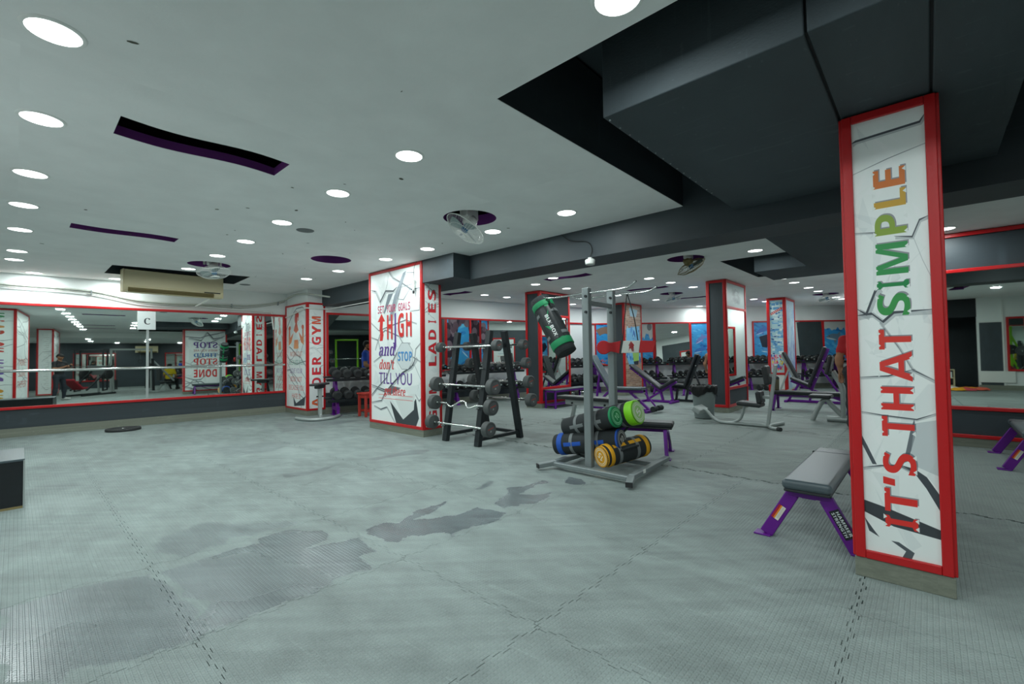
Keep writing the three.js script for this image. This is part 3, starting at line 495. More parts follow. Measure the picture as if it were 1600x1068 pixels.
const pC = pillar('wide poster pillar reading SET YOUR GOALS HIGH beside the barbell rack', { x0: 4.585, x1: 4.97, u0: 6.22, u1: 7.9, top: 2.94, bodyTop: 2.95, frame: 0.05 }, { W: [[0, posterGoals]], N: [[0, posterLadies]], E: [[0, posterCracks]] });
part('frame_bar', [rbox(0.045, 2.46, 0.03, 0.006, 0.17, 1.345, 0.835), rbox(0.045, 2.78, 0.03, 0.006, -0.17, 1.505, 0.835), rbox(0.3, 0.045, 0.03, 0.006, 0, 0.137, 0.835)], M.red, pC);
part('poster_panel', box(0.3, 2.44, 0.012, 0, 1.38, 0.838), posterLadies, pC);
const pL = pillar('poster pillar with a printed woman lifting dumbbells and DER GYM at the end of the mirror wall', { x0: 4.57, x1: 5.0, u0: 10.64, u1: 11.87, top: 2.64, bodyTop: 2.95, frame: 0.045 }, { W: [[0, posterWork]], S: [[0, posterDer]] });
pillar('black and mirror pillar behind the barbell rack', { x0: 8.85, x1: 10.12, u0: 7.15, u1: 7.62, top: 2.94, bodyTop: 2.95, frame: 0.06 }, { W: [[0, M.slate]], S: [[0, M.slate], [0.46, M.mirror], [2.3, M.void]], N: [[0, muralFrame]], E: [[0, M.slate]] });
pillar('black and mirror pillar with a stained grey board on top beside the grey bin', { x0: 10.55, x1: 12.0, u0: 3.27, u1: 3.68, top: 2.94, bodyTop: 2.95, frame: 0.06 }, { W: [[0, M.slate]], S: [[0, M.slate], [0.5, M.mirror], [2.3, stainedBoard]], N: [[0, muralFrame]], E: [[0, M.slate]] });
pillar('pillar painted with pale blue blocks and a coral reef', { x0: 15.5, x1: 16.75, u0: 3.13, u1: 3.62, top: 2.94, bodyTop: 2.95, frame: 0.07 }, { W: [[0, M.plastic], [0.62, muralBlocks]], S: [[0, muralDrip]], N: [[0, muralFrame]], E: [[0, M.slate]] });
pillar('pillar painted with a broken brick wall in front of the sea', { x0: 13.0, x1: 14.2, u0: 7.1, u1: 7.55, top: 2.94, bodyTop: 2.95, frame: 0.05 }, { W: [[0, M.slate]], S: [[0, muralBrick]], N: [[0, muralFrame]], E: [[0, M.slate]] });
pillar('poster pillar reading NO PAIN NO GAIN seen in the mirror wall', { x0: -1.7, x1: -0.85, u0: 2.9, u1: 5.2, top: 2.94, bodyTop: 2.95 }, { N: [[0, posterNoPain]], E: [[0, posterCracks]], W: [[0, posterCracks]], S: [[0, posterCracks]] });
pillar('poster pillar printed with a height ruler seen in the mirror wall', { x0: -1.27, x1: -0.78, u0: -5.4, u1: -3.1, top: 2.9, bodyTop: 2.95 }, { N: [[0, posterRuler]], E: [[0, posterCracks]], W: [[0, posterCracks]], S: [[0, posterCracks]] });
// ---------------------------------------------------------------- wall mirrors and murals
function framed(w, name, label, cat, s0, s1, y0, y1, m, f = 0.05, group, divs = [], tilt = 0) {
  const o = onWall(w, name, label, cat, s0, 0, 0.012, group), W = s1 - s0;
  const g = box(W - 2 * f + 0.01, y1 - y0 - 2 * f + 0.01, 0.008, W / 2, (y0 + y1) / 2, 0.012 + (tilt ? 0.012 : 0));
  if (tilt) { const pv = tilt < -0.03 ? y1 : y0; g.translate(0, -pv, 0).rotateX(tilt).translate(0, pv, 0); }
  part(m === M.mirror ? 'mirror_glass' : 'mural_panel', g, m, o);
  for (const y of [y0, y1 - f]) part('frame_bar', rbox(W, f, 0.045, 0.008, W / 2, y + f / 2, 0.022, 2), M.red, o);
  for (const x of [f / 2, W - f / 2, ...divs]) part('frame_bar', rbox(f, y1 - y0 - 2 * f, 0.045, 0.008, x, (y0 + y1) / 2, 0.022, 2), M.red, o);
  return o;
}
const mirrorTilt = -0.006;
framed(walls.left, 'wall_mirror', 'long red framed mirror along the white wall under the old air conditioner', 'mirror', 0.3, 7.86, 0.49, 2.42, M.mirror, 0.05, null, [], mirrorTilt);
framed(walls.back, 'wall_mirror', 'red framed mirror behind the dumbbell rack between two poster pillars', 'mirror', 0.02, 6.4, 0.9, 2.42, M.mirror, 0.05, null, [4.0]);
const back2 = onWall(walls.back, 'wall_rail', 'red painted rail along the white wall behind the black mirror pillar', 'rail', 6.4, 0, 0.01);
part('rail_bar', rbox(2.95, 0.05, 0.04, 0.008, 1.475, 2.395, 0.02, 2), M.red, back2);
framed(walls.far, 'wall_mural', 'blue cave mural in a red frame behind the hanging red and white strap', 'mural', 0.03, 0.9, 0.9, 2.42, muralCave);
framed(walls.far, 'wall_mural', 'mural of a broken grey wall over blue water beside the brick painted pillar', 'mural', 1.66, 2.16, 0.9, 2.42, muralReef);
framed(walls.far, 'wall_mirror', 'red framed mirror above the dumbbells between two sea murals', 'mirror', 2.16, 3.45, 0.9, 2.42, M.mirror, 0.05, null, [], -0.07);
framed(walls.far, 'wall_mural', 'mural of purple and blue dolphins beside the black and mirror pillar', 'mural', 3.45, 4.3, 0.9, 2.42, muralDolphin);
framed(walls.far, 'wall_mural', 'mural of a leaping dolphin over a dark cave', 'mural', 5.7, 6.45, 0.9, 2.42, muralJump);
framed(walls.far, 'wall_mirror', 'red framed mirror behind the raised purple incline bench', 'mirror', 7.1, 8.24, 0.9, 2.42, M.mirror, 0.05, null, [], -0.05);
framed(walls.far, 'wall_mural', 'shark mural under a torn grey wall', 'mural', 8.24, 9.2, 0.9, 2.42, muralShark);
framed(walls.right, 'wall_mirror', 'red framed mirror under the black soffit panel at the end of the gym', 'mirror', 0.05, 6, 0.5, 2.44, M.mirror, 0.05);
const rl = onWall(walls.right, 'wall_rail', 'red painted rails above and below the black panel of the mirror wall', 'rail', 0.02, 0, 0.012);
part('rail_bar', rbox(6.2, 0.055, 0.04, 0.008, 3.1, 2.915, 0.02, 2), M.red, rl); part('rail_bar', rbox(6.2, 0.05, 0.035, 0.008, 3.1, 0.145, 0.024, 2), M.red, rl);
framed(walls.inner, 'wall_mirror', 'red framed mirror on the white inner wall opposite the black mirror pillar', 'mirror', 3.4, 5.2, 0.5, 2.2, M.mirror, 0.07);
framed(walls.inner, 'wall_mural', 'red framed sheet of workout sayings on the white inner wall', 'poster', 6.0, 7.2, 0.6, 2.2, posterBlue, 0.06);
framed(walls.rear, 'wall_mirror', 'red framed mirror on the charcoal rear wall behind the rear squat rack', 'mirror', 8.0, 9.9, 0.4, 2.1, M.mirror, 0.06);
framed(walls.rear, 'wall_mirror', 'red framed mirror on the charcoal rear wall behind the person in yellow', 'mirror', 3.4, 5.6, 0.4, 2.1, M.mirror, 0.06);
framed(walls.westA, 'wall_mirror', 'red framed mirror on the side wall past the dark doorway', 'mirror', 7.6, 10.66, 0.6, 2.3, M.mirror, 0.06);
// ---------------------------------------------------------------- ceiling lights
const lampRoot = new THREE.Group();
function ceilingLight(x, u, y, label, group) {
  const l = thing('ceiling_light', label, 'light', [x, y, -u], 0, group);
  part('trim_ring', lathe([[0.1, 0], [0.103, -0.008], [0.118, -0.006], [0.122, 0]], 32), M.lampTrim, l);
  part('diffuser', new THREE.CylinderGeometry(0.103, 0.103, 0.004, 32).translate(0, -0.004, 0), M.lampGlow, l);
  const r = new THREE.RectAreaLight(LAMP_COLOR, LAMP_RADIANCE, 0.18, 0.18); r.rotation.x = -PI / 2; r.position.y = -0.012; r.name = 'lamp_light'; l.add(r);
}
const mainLabel = (x) => x < 1.3 ? 'round white downlight in the ceiling row with the two wavy slots, farthest from the beam' : x < 3 ? 'round white downlight in the ceiling row between the wavy slots and the orbit fan' : 'round white downlight in the ceiling row beside the beam, over the wide pillar', backLabel = (x) => x < 10.5 ? 'round white downlight beyond the beam, in front of the mirror pillars' : 'small far round downlight over the benches and dumbbell racks', rearLabel = 'round white downlight set flush in the ceiling behind the photographer';
for (const [x, u] of [[0.11, 3.09], [0.1, 4.27], [0.07, 5.59], [0.04, 6.77], [0.02, 8.06], [0, 9.66], [-0.03, 10.5], [0.21, 11.85], [2.11, 3.02], [2.11, 4.21], [2.11, 5.59], [2.11, 6.84], [2.1, 8.09], [2.05, 9.61], [1.31, 11.7],
  [4.21, 2.99], [4.17, 4.13], [4.15, 5.49], [4.1, 6.55], [4.04, 8.05], [3.98, 9.29], [1.82, 0.99]]) ceilingLight(x, u, 2.95, mainLabel(x), x < 1.3 ? 'downlight row farthest from the beam' : x < 3 ? 'middle downlight row' : 'downlight row beside the beam');
for (const [x, u] of [[8.43, 8.69], [9.24, 8.64], [7.64, 5.8], [8.03, 6.6], [9.11, 6.51], [10.19, 6.43], [11.27, 6.33], [12.19, 8.47], [13.4, 8.12], [7.95, 2.0], [9.22, 4.41], [10.15, 4.33], [11.28, 4.25], [13.14, 6.08], [11.49, 2.34], [12.39, 2.3], [13.69, 2.23], [14.72, 2.18], [15.39, 3.95], [16.39, 3.86], [16.2, 5.9], [16.87, 2.05], [17.56, 1.97], [8.4, -0.2], [6.6, -1.2], [6.6, -4], [6.3, 8.6]]) ceilingLight(x, u, 2.95, backLabel(x), x < 10.5 ? 'downlights just beyond the beam' : 'far downlights over the racks');
for (const [x, u] of [[0.1, 1.9], [0.1, 0.7], [0.1, -0.5], [0.1, -1.75], [0.1, -3.6], [1.8, -0.4], [1.8, -2.2], [-2.2, 6], [-2.2, 0], [0.1, -7.5], [2.5, -7.5], [0.1, -10], [2.5, -10], [-1.6, -7.5], [4.2, -7.5], [-1.6, -11.5], [4.2, -11.5], [1.2, -11.8]]) ceilingLight(x, u, u < -6 ? 2.695 : 2.95, rearLabel, 'downlights behind the photographer');
// ---------------------------------------------------------------- gym furniture
const loc = (o) => (x, y, u) => [x - o.position.x, y - o.position.y, -u - o.position.z];   // plan point -> local, for things that are not turned
const decalPrint = (w, h, bg, lines) => print(w, h, (g) => { g.fillStyle = bg; g.fillRect(0, 0, w, h); for (const [t, c, x, y, a, b, f] of lines) fit(g, t, x * w, y * h, a * w, b * h, c, f || 'bold', 'sans-serif', false); }, 0.4);
const hammerDecal = decalPrint(512, 160, '#10161c', [['HAMMER', '#cfd8d8', 0.06, 0.12, 0.88, 0.32], ['STRENGTH', '#cfd8d8', 0.06, 0.56, 0.88, 0.32]]);
const warnDecal = print(128, 256, (g, w, h) => { g.fillStyle = '#d8d6cc'; g.fillRect(0, 0, w, h); g.fillStyle = '#b0202a'; g.fillRect(0, 0, w * 0.3, h); g.fillStyle = '#e08a20'; g.fillRect(w * 0.3, 0, w * 0.2, h); g.fillStyle = '#8a8a84'; for (let k = 0; k < 9; k++) g.fillRect(w * 0.6, h * (0.1 + k * 0.09), w * 0.3, 5); });
function flatBench(label, [x, u], turn, { L = 1.3, W = 0.3, h = 0.44, frame = M.purple, pad = M.padWorn, decal = true, splay = 0.27, band = true, group } = {}) {
  const b = thing('flat_bench', label, 'bench', [x, 0, -u], turn, group);
  part('seat_pad', rbox(L, 0.07, W, 0.028, 0, h - 0.035, 0, 4), pad, b);
  if (band) part('pad_seam', rbox(0.012, 0.073, W + 0.004, 0.005, L / 2 - 0.24, h - 0.035, 0, 2), M.pad, b);
  part('pad_base', rbox(L - 0.03, 0.022, W - 0.02, 0.008, 0, h - 0.078, 0, 2), M.pad, b);
  part('rail', rbox(L - 0.16, 0.05, 0.09, 0.006, 0, h - 0.112, 0, 2), frame, b);
  for (const sx of [-1, 1]) {
    part('leg_bracket', rbox(0.05, 0.045, W - 0.04, 0.006, sx * (L / 2 - 0.1), h - 0.11, 0, 2), frame, b);
    for (const sz of [-1, 1]) {
      const top = [sx * (L / 2 - 0.1), h - 0.12, sz * 0.1], bot = [sx * (L / 2 - 0.07), 0.012, sz * splay];
      const leg = part('leg', bar(bot, top, 0.085, 0.045, [1, 0, 0], 0.006), frame, b);
      part('foot_plate', rbox(0.1, 0.012, 0.11, 0.004, bot[0], 0.006, bot[2] + sz * 0.02, 2), frame, leg);
      if (decal && sx < 0) {
        const d = V3(...top).sub(V3(...bot)), ang = Math.atan2(-d.z, d.y), g = box(0.002, sz < 0 ? 0.12 : 0.2, sz < 0 ? 0.055 : 0.062);
        const pl = sz < 0 ? new THREE.PlaneGeometry(0.05, 0.11) : new THREE.PlaneGeometry(0.19, 0.06).rotateZ(-PI / 2);
        part('sticker', pl.rotateY(-PI / 2).rotateX(-ang).rotateZ(-0.095).translate((bot[0] + top[0]) / 2 - 0.026, 0.18, (bot[2] + top[2]) / 2 + (sz > 0 ? 0.005 : 0)), sz < 0 ? warnDecal : hammerDecal, leg);
      }
    }
  }
  return b;
}
// side profile in local x (front = +x), pads on top; used for every adjustable bench
function inclineBench(label, [x, u], turn, { back = 0.8, backLen = 0.95, seat = 0.35, seatLen = 0.44, frame = M.purple, pad = M.pad, base = 1.05, hinge = [0.12, 0.34], W = 0.28, s = 1, group } = {}) {
  const b = thing('incline_bench', label, 'bench', [x, 0, -u], turn, group);
  const [hx, hy] = hinge, cb = Math.cos(back), sb = Math.sin(back), cs = Math.cos(seat), ss = Math.sin(seat), x0 = -base / 2, x1 = base / 2;
  part('base_rail', rbox(base, 0.06, 0.07, 0.008, 0, 0.035, 0, 2), frame, b);
  for (const e of [x0, x1]) part('foot_bar', rbox(0.07, 0.055, 0.5, 0.008, e, 0.03, 0, 2), frame, b);
  part('front_post', bar([x1 - 0.03, 0.05, 0], [hx + cs * seatLen * 0.6, hy + ss * seatLen * 0.6, 0], 0.05, 0.07, [0, 0, 1], 0.006), frame, b);
  part('hinge_post', bar([hx + 0.05, 0.05, 0], [hx - 0.02, hy, 0], 0.05, 0.07, [0, 0, 1], 0.006), frame, b);
  part('brace', bar([x0 + 0.05, 0.06, 0], [hx - 0.05, hy - 0.03, 0], 0.05, 0.06, [0, 0, 1], 0.006), frame, b);
  part('back_rail', bar([hx, hy, 0], [hx - cb * backLen, hy + sb * backLen, 0], 0.07, 0.06, [0, 0, 1], 0.006), frame, b);
  part('back_strut', bar([x0 + 0.06, 0.06, 0], [hx - cb * backLen * 0.55, hy + sb * backLen * 0.55 - 0.02, 0], 0.045, 0.05, [0, 0, 1], 0.006), frame, b);
  part('seat_rail', bar([hx, hy, 0], [hx + cs * seatLen, hy + ss * seatLen, 0], 0.06, 0.06, [0, 0, 1], 0.006), frame, b);
  const bp = rbox(backLen, 0.065, W, 0.026, -backLen / 2 - 0.02, 0.075, 0, 4).rotateZ(-back).translate(hx, hy, 0), sp = rbox(seatLen, 0.065, W, 0.026, seatLen / 2 + 0.03, 0.072, 0, 4).rotateZ(seat).translate(hx, hy, 0);
  const bm = part('back_pad', bp, pad, b); part('seat_pad', sp, pad, b);
  for (const k of [0.3, 0.7]) part('bolt', new THREE.CylinderGeometry(0.014, 0.014, 0.075, 12).rotateX(PI / 2).translate(hx - cb * backLen * k, hy + sb * backLen * k, 0), M.chrome, b);
  return b;
}
const toNear = -PI / 2, toFar = PI / 2;                 // local +x pointing to -u / +u
flatBench('purple flat bench with worn grey pad beside the tall poster pillar', [4.41, 0.655], 0, { L: 1.44, W: 0.3 });
flatBench('purple flat bench standing in front of the end wall mirror', [7.95, -0.86], 0, { L: 1.25 });
flatBench('purple flat bench with black pad right behind the sandbag stand', [5.62, 3.12], PI - Math.atan2(1.22, 0.42), { L: 1.32, W: 0.28, pad: M.pad });
flatBench('long purple legged flat bench with a bottle standing on it', [11.9, 1.98], toFar, { L: 1.5, W: 0.28, pad: M.pad, decal: false, band: false });
flatBench('purple legged flat bench in front of the far dumbbell rack', [14.3, 6.15], toFar, { L: 1.12, W: 0.28, pad: M.pad, decal: false, band: false });
inclineBench('purple incline bench with lowered backrest behind the sandbag stand', [11.8, 5.42], toNear, { back: 0.62, backLen: 1.1, seat: 0.55, seatLen: 0.5, base: 0.8, hinge: [0.05, 0.3] });
inclineBench('purple incline bench with backrest raised steeply behind the long flat bench', [13.8, 2.15], toFar, { back: 1.22, backLen: 1.1, seat: 0.42, seatLen: 0.5, base: 1.3, hinge: [0.1, 0.35] });
inclineBench('grey incline bench with raised backrest standing behind the grey bin', [12.3, 4.75], toFar, { back: 1.2, backLen: 0.95, seat: 0.1, seatLen: 0.45, frame: M.blackSteel, base: 0.9, hinge: [0.1, 0.36] });
inclineBench('silver and black incline bench in front of the far mirror', [15.1, 2.9], toNear, { back: 1.15, backLen: 1.0, seat: 0.3, seatLen: 0.4, frame: M.silver, base: 0.9 });
const dec = inclineBench('purple framed bench with silver backrest raised and foam foot rollers', [9.7, 5.42], toNear, { back: 1.0, backLen: 0.95, seat: 0.02, seatLen: 0.85, pad: M.padWorn, base: 1.5, hinge: [-0.28, 0.44] });
part('roller_arm', [cyl([0.62, 0.42, 0], [0.9, 0.1, 0], 0.02)], M.purple, dec);
for (const s of [-1, 1]) part('foam_roller', cyl([0.9, 0.1, s * 0.05], [0.9, 0.1, s * 0.22], 0.06), M.bagBlack, dec);
{ // silver flat bench
  const b = thing('flat_bench', 'silver framed flat bench with long black pad between the stand and the purple table', 'bench', [7.6, 0, -4.77], toNear);
  part('seat_pad', rbox(1.7, 0.075, 0.28, 0.03, 0, 0.47, 0, 4), M.pad, b); part('rail', rbox(1.45, 0.1, 0.06, 0.01, 0, 0.375, 0, 2), M.silver, b);
  part('rear_leg', bar([-0.58, 0.03, 0], [-0.5, 0.36, 0], 0.06, 0.08, [0, 0, 1], 0.008), M.silver, b); part('front_leg', bar([0.5, 0.03, 0], [0.3, 0.36, 0], 0.06, 0.08, [0, 0, 1], 0.008), M.silver, b);
  part('base_rail', rbox(1.15, 0.09, 0.07, 0.01, -0.03, 0.05, 0, 2), M.silver, b);
  for (const e of [-0.62, 0.55]) part('foot_bar', rbox(0.08, 0.08, 0.5, 0.01, e, 0.04, 0, 2), M.silver, b);
  for (const e of [-0.55, 0.2]) part('bolt', cyl([e, 0.36, -0.045], [e, 0.36, 0.045], 0.02), M.blackSteel, b);
}
{ // seat with long floor rail
  const b = thing('back_machine', 'silver seated machine with floor rail and two black back pads beside the bin', 'exercise machine', [8.95, 0, -2.6]), p = loc(b);
  part('floor_rail', tube([p(8.95, 0.26, 3.3), p(8.95, 0.24, 3.2), p(8.95, 0.1, 3.06), p(8.95, 0.04, 2.95), p(8.95, 0.03, 2.6), p(8.95, 0.03, 2.1)], 0.03, 40), M.silver, b);
  part('foot_plate', rbox(0.42, 0.1, 0.16, 0.02, 0, 0, 0).rotateX(0.5).translate(...p(8.95, 0.24, 3.3)), M.silver, b);
  part('seat_post', tube([p(8.95, 0.04, 2.7), p(8.95, 0.12, 2.58), p(8.95, 0.36, 2.5)], 0.025, 24), M.silver, b);
  part('seat_pad', rbox(0.34, 0.075, 0.4, 0.03, 0, 0, 0, 4).rotateX(0.06).translate(...p(8.95, 0.4, 2.4)), M.pad, b);
  part('back_post', bar(p(8.95, 0.02, 2.13), p(8.95, 1.1, 1.98), 0.05, 0.07, [1, 0, 0], 0.008), M.silver, b);
  for (const [y, h, u] of [[0.92, 0.34, 2.12], [0.53, 0.22, 2.24]]) part('back_pad', rbox(0.3, h, 0.085, 0.035, 0, 0, 0, 4).rotateX(-0.13).translate(...p(8.95, y, u)), M.pad, b);
  part('pad_bracket', [box(0.05, 0.05, 0.08, ...p(8.95, 0.92, 2.05)), box(0.05, 0.05, 0.12, ...p(8.95, 0.53, 2.14))], M.silver, b);
  part('rear_foot', tube([p(8.7, 0.03, 1.92), p(8.75, 0.03, 2.02), p(8.95, 0.03, 2.1), p(9.2, 0.03, 2.06), p(9.45, 0.03, 2.0)], 0.03, 30), M.silver, b);
  part('foot_cap', cyl(p(8.66, 0.03, 1.87), p(8.7, 0.03, 1.92), 0.034), M.rubber, b);
}
{ // tubular utility seat
  const b = thing('utility_seat', 'silver tubular utility seat with black backrest beside the red pillar frame', 'exercise machine', [10.4, 0, -1.4]), p = loc(b);
  part('front_leg', tube([p(10.4, 0.0, 1.7), p(10.4, 0.2, 1.62), p(10.4, 0.38, 1.52), p(10.4, 0.4, 1.46), p(10.4, 0.3, 1.38), p(10.4, 0.06, 1.17)], 0.045, 40), M.silver, b);
  part('seat_pad', rbox(0.34, 0.07, 0.36, 0.03, ...p(10.4, 0.47, 1.55), 4), M.pad, b);
  part('back_post', tube([p(10.4, 0.05, 1.22), p(10.4, 0.45, 1.2), p(10.4, 0.66, 1.22), p(10.4, 0.95, 1.36)], 0.05, 30), M.silver, b);
  part('back_pad', rbox(0.3, 0.36, 0.08, 0.035, 0, 0, 0, 4).rotateX(0.2).translate(...p(10.4, 1.06, 1.4)), M.pad, b);
  part('base_bar', cyl(p(10.4, 0.05, 1.46), p(10.4, 0.05, 0.95), 0.055), M.silver, b);
  part('cross_foot', cyl(p(10.15, 0.05, 1.0), p(10.7, 0.05, 1.0), 0.05), M.silver, b);
}
{ // black pad on curved foot, beside the left pillar
  const b = thing('preacher_stand', 'low grey stand with a black top and bent foot beside the woman poster pillar', 'exercise machine', [4.62, 0, -10.1]), p = loc(b);
  part('post', bar(p(4.62, 0.1, 10.08), p(4.62, 0.72, 10.1), 0.07, 0.07, [1, 0, 0], 0.01), M.silver, b);
  part('post_foot', tube([p(4.62, 0.2, 10.08), p(4.62, 0.08, 10.05), p(4.55, 0.04, 9.9)], 0.035, 16), M.silver, b);
  part('foot', tube([p(4.28, 0.035, 10.5), p(4.3, 0.035, 10.2), p(4.4, 0.035, 9.95), p(4.6, 0.035, 9.88), p(4.85, 0.035, 9.95), p(5.12, 0.035, 10.2)], 0.035, 40), M.silver, b);
  part('top', [rbox(0.62, 0.05, 0.2, 0.022, 0, 0.765, 0, 4), rbox(0.3, 0.07, 0.12, 0.02, 0, 0.71, 0)], M.pad, b).rotation.y = 0.75;
  part('pin', cyl(p(4.55, 0.5, 10.1), p(4.7, 0.5, 10.1), 0.015), M.blackSteel, b);
  b.position.x -= 0.14; b.position.z += 0.3;
}
{ // purple table
  const b = thing('low_table', 'low purple metal table with grey top in front of the black mirror pillar', 'table', [9.72, 0, -6.95]), p = loc(b);
  part('table_top', rbox(1.56, 0.02, 0.34, 0.006, 0, 0.452, 0, 2), M.padWorn, b); part('apron', [box(1.54, 0.04, 0.02, 0, 0.42, 0.15), box(1.54, 0.04, 0.02, 0, 0.42, -0.15), box(0.02, 0.04, 0.3, 0.76, 0.42, 0), box(0.02, 0.04, 0.3, -0.76, 0.42, 0)], M.purple, b);
  for (const a of [-0.75, 0.75]) for (const c of [-0.15, 0.15]) part('leg', rbox(0.04, 0.44, 0.04, 0.004, a, 0.22, c, 1), M.purple, b);
  for (let k = 0; k < 5; k++) part('shelf_bar', rbox(1.5, 0.015, 0.025, 0.004, 0, 0.09, -0.12 + k * 0.06, 1), M.purple, b);
  for (const a of [-0.75, 0.75]) part('shelf_rail', rbox(0.03, 0.03, 0.3, 0.004, a, 0.085, 0, 1), M.purple, b);
}
{ // red stool
  const b = thing('wooden_stool', 'red painted wooden stool behind the wide poster pillar', 'stool', [5.5, 0, -9.45]);
  part('seat', rbox(0.5, 0.035, 0.36, 0.008, 0, 0.52, 0, 2), M.redWood, b);
  part('apron', [box(0.42, 0.08, 0.02, 0, 0.46, 0.14), box(0.42, 0.08, 0.02, 0, 0.46, -0.14), box(0.02, 0.08, 0.28, 0.2, 0.46, 0), box(0.02, 0.08, 0.28, -0.2, 0.46, 0)], M.redWood, b);
  for (const a of [-0.2, 0.2]) for (const c of [-0.14, 0.14]) part('leg', rbox(0.05, 0.5, 0.05, 0.005, a, 0.25, c, 1), M.redWood, b);
  for (const c of [-0.14, 0.14]) part('stretcher', rbox(0.38, 0.05, 0.025, 0.004, 0, 0.13, c, 1), M.redWood, b);
}
{ // bin
  const b = thing('waste_bin', 'tall grey plastic bin with a black bag over its rim', 'bin', [9.5, 0, -3.42]);
  part('bucket', lathe([[0, 0.004], [0.175, 0.004], [0.185, 0.02], [0.225, 0.6], [0.225, 0.64], [0.21, 0.64], [0.2, 0.6], [0.165, 0.03], [0, 0.03]], 40), M.binGrey, b);
  const bg = lathe([[0.17, 0.45], [0.2, 0.6], [0.225, 0.668], [0.246, 0.665], [0.256, 0.63], [0.25, 0.57], [0.24, 0.5]], 64), pa = bg.attributes.position;
  for (let i = 0; i < pa.count; i++) { const a = Math.atan2(pa.getZ(i), pa.getX(i)), y = pa.getY(i), k = 1 + 0.03 * Math.sin(a * 17 + y * 60) + 0.02 * Math.sin(a * 31); pa.setXYZ(i, pa.getX(i) * k, y + (y < 0.6 && Math.hypot(pa.getX(i), pa.getZ(i)) > 0.23 ? 0.05 * Math.sin(a * 3 + 1) : 0) + 0.008 * Math.sin(a * 13), pa.getZ(i) * k); }
  bg.computeVertexNormals(); const m2 = M.binBag.clone(); m2.side = THREE.DoubleSide; part('bin_bag', bg, m2, b);
  part('sticker', new THREE.CylinderGeometry(0.2235, 0.219, 0.09, 8, 1, true, -2.0, 0.42).translate(0, 0.53, 0), print(128, 96, (g, w, h) => { g.fillStyle = '#e8e6e0'; g.fillRect(0, 0, w, h); g.fillStyle = '#c8282c'; g.fillRect(0, 0, w, h * 0.5); }), b);
}
{ // bottle
  const b = thing('shaker_bottle', 'olive shaker bottle with dark lid standing on the long flat bench', 'bottle', [11.9, 0.44, -2.62]);
  part('bottle_body', lathe([[0, 0.001], [0.042, 0.001], [0.045, 0.02], [0.05, 0.24], [0.048, 0.25], [0, 0.25]], 24), mat(0x66604a, 0.4), b);
  part('lid', lathe([[0.05, 0.25], [0.052, 0.28], [0.035, 0.31], [0.02, 0.32], [0, 0.32]], 24), M.rubber, b);
}
// ---------------------------------------------------------------- barbell rack
const rack = thing('barbell_rack', 'black A-shaped barbell rack beside the wide poster pillar', 'rack', [5.08, 0, -5.32]);
{
  const p = loc(rack), U = [5.69, 4.95];
  for (const u of U) {
    const f = part('upright', bar(p(4.62, 0.0, u), p(4.9, 1.72, u), 0.075, 0.1, [0, 0, 1], 0.006), M.blackSteel, rack); part('upright', bar(p(5.56, 0.0, u), p(5.22, 1.72, u), 0.075, 0.1, [0, 0, 1], 0.006), M.blackSteel, rack);
    part('base_bar', bar(p(4.64, 0.1, u), p(5.54, 0.1, u), 0.06, 0.05, [0, 1, 0], 0.005), M.blackSteel, rack); part('top_bar', bar(p(4.86, 1.5, u), p(5.26, 1.5, u), 0.06, 0.05, [0, 1, 0], 0.005), M.blackSteel, rack);
    for (const y of [1.44, 1.14, 0.84, 0.55, 0.24]) part('peg', cyl(p(4.62 + y * 0.163, y, u), p(4.5 + y * 0.163, y + 0.012, u), 0.014), M.chrome, rack);
    for (const y of [1.46, 1.17, 0.87, 0.58, 0.28]) part('peg', cyl(p(5.56 - y * 0.197, y, u), p(5.68 - y * 0.197, y + 0.012, u), 0.014), M.chrome, rack);
  }
  part('cross_bar', bar(p(4.87, 1.5, 4.95), p(4.87, 1.5, 5.69), 0.06, 0.05, [0, 1, 0], 0.005), M.blackSteel, rack); part('cross_bar', bar(p(5.25, 1.5, 4.95), p(5.25, 1.5, 5.69), 0.06, 0.05, [0, 1, 0], 0.005), M.blackSteel, rack); part('cross_bar', bar(p(5.5, 0.1, 4.95), p(5.5, 0.1, 5.69), 0.06, 0.05, [0, 1, 0], 0.005), M.blackSteel, rack);
}
const headPrint = print(128, 128, (g, w, h) => { g.fillStyle = '#55595a'; g.fillRect(0, 0, w, h); g.fillStyle = '#9a4a42'; g.save(); g.translate(w / 2, h * 0.42); g.rotate(-0.25); g.fillRect(-w * 0.36, -8, w * 0.72, 14); g.restore(); fit(g, '20', w * 0.4, h * 0.58, w * 0.2, h * 0.16, '#b9bcb8', 'bold', 'sans-serif', false); });
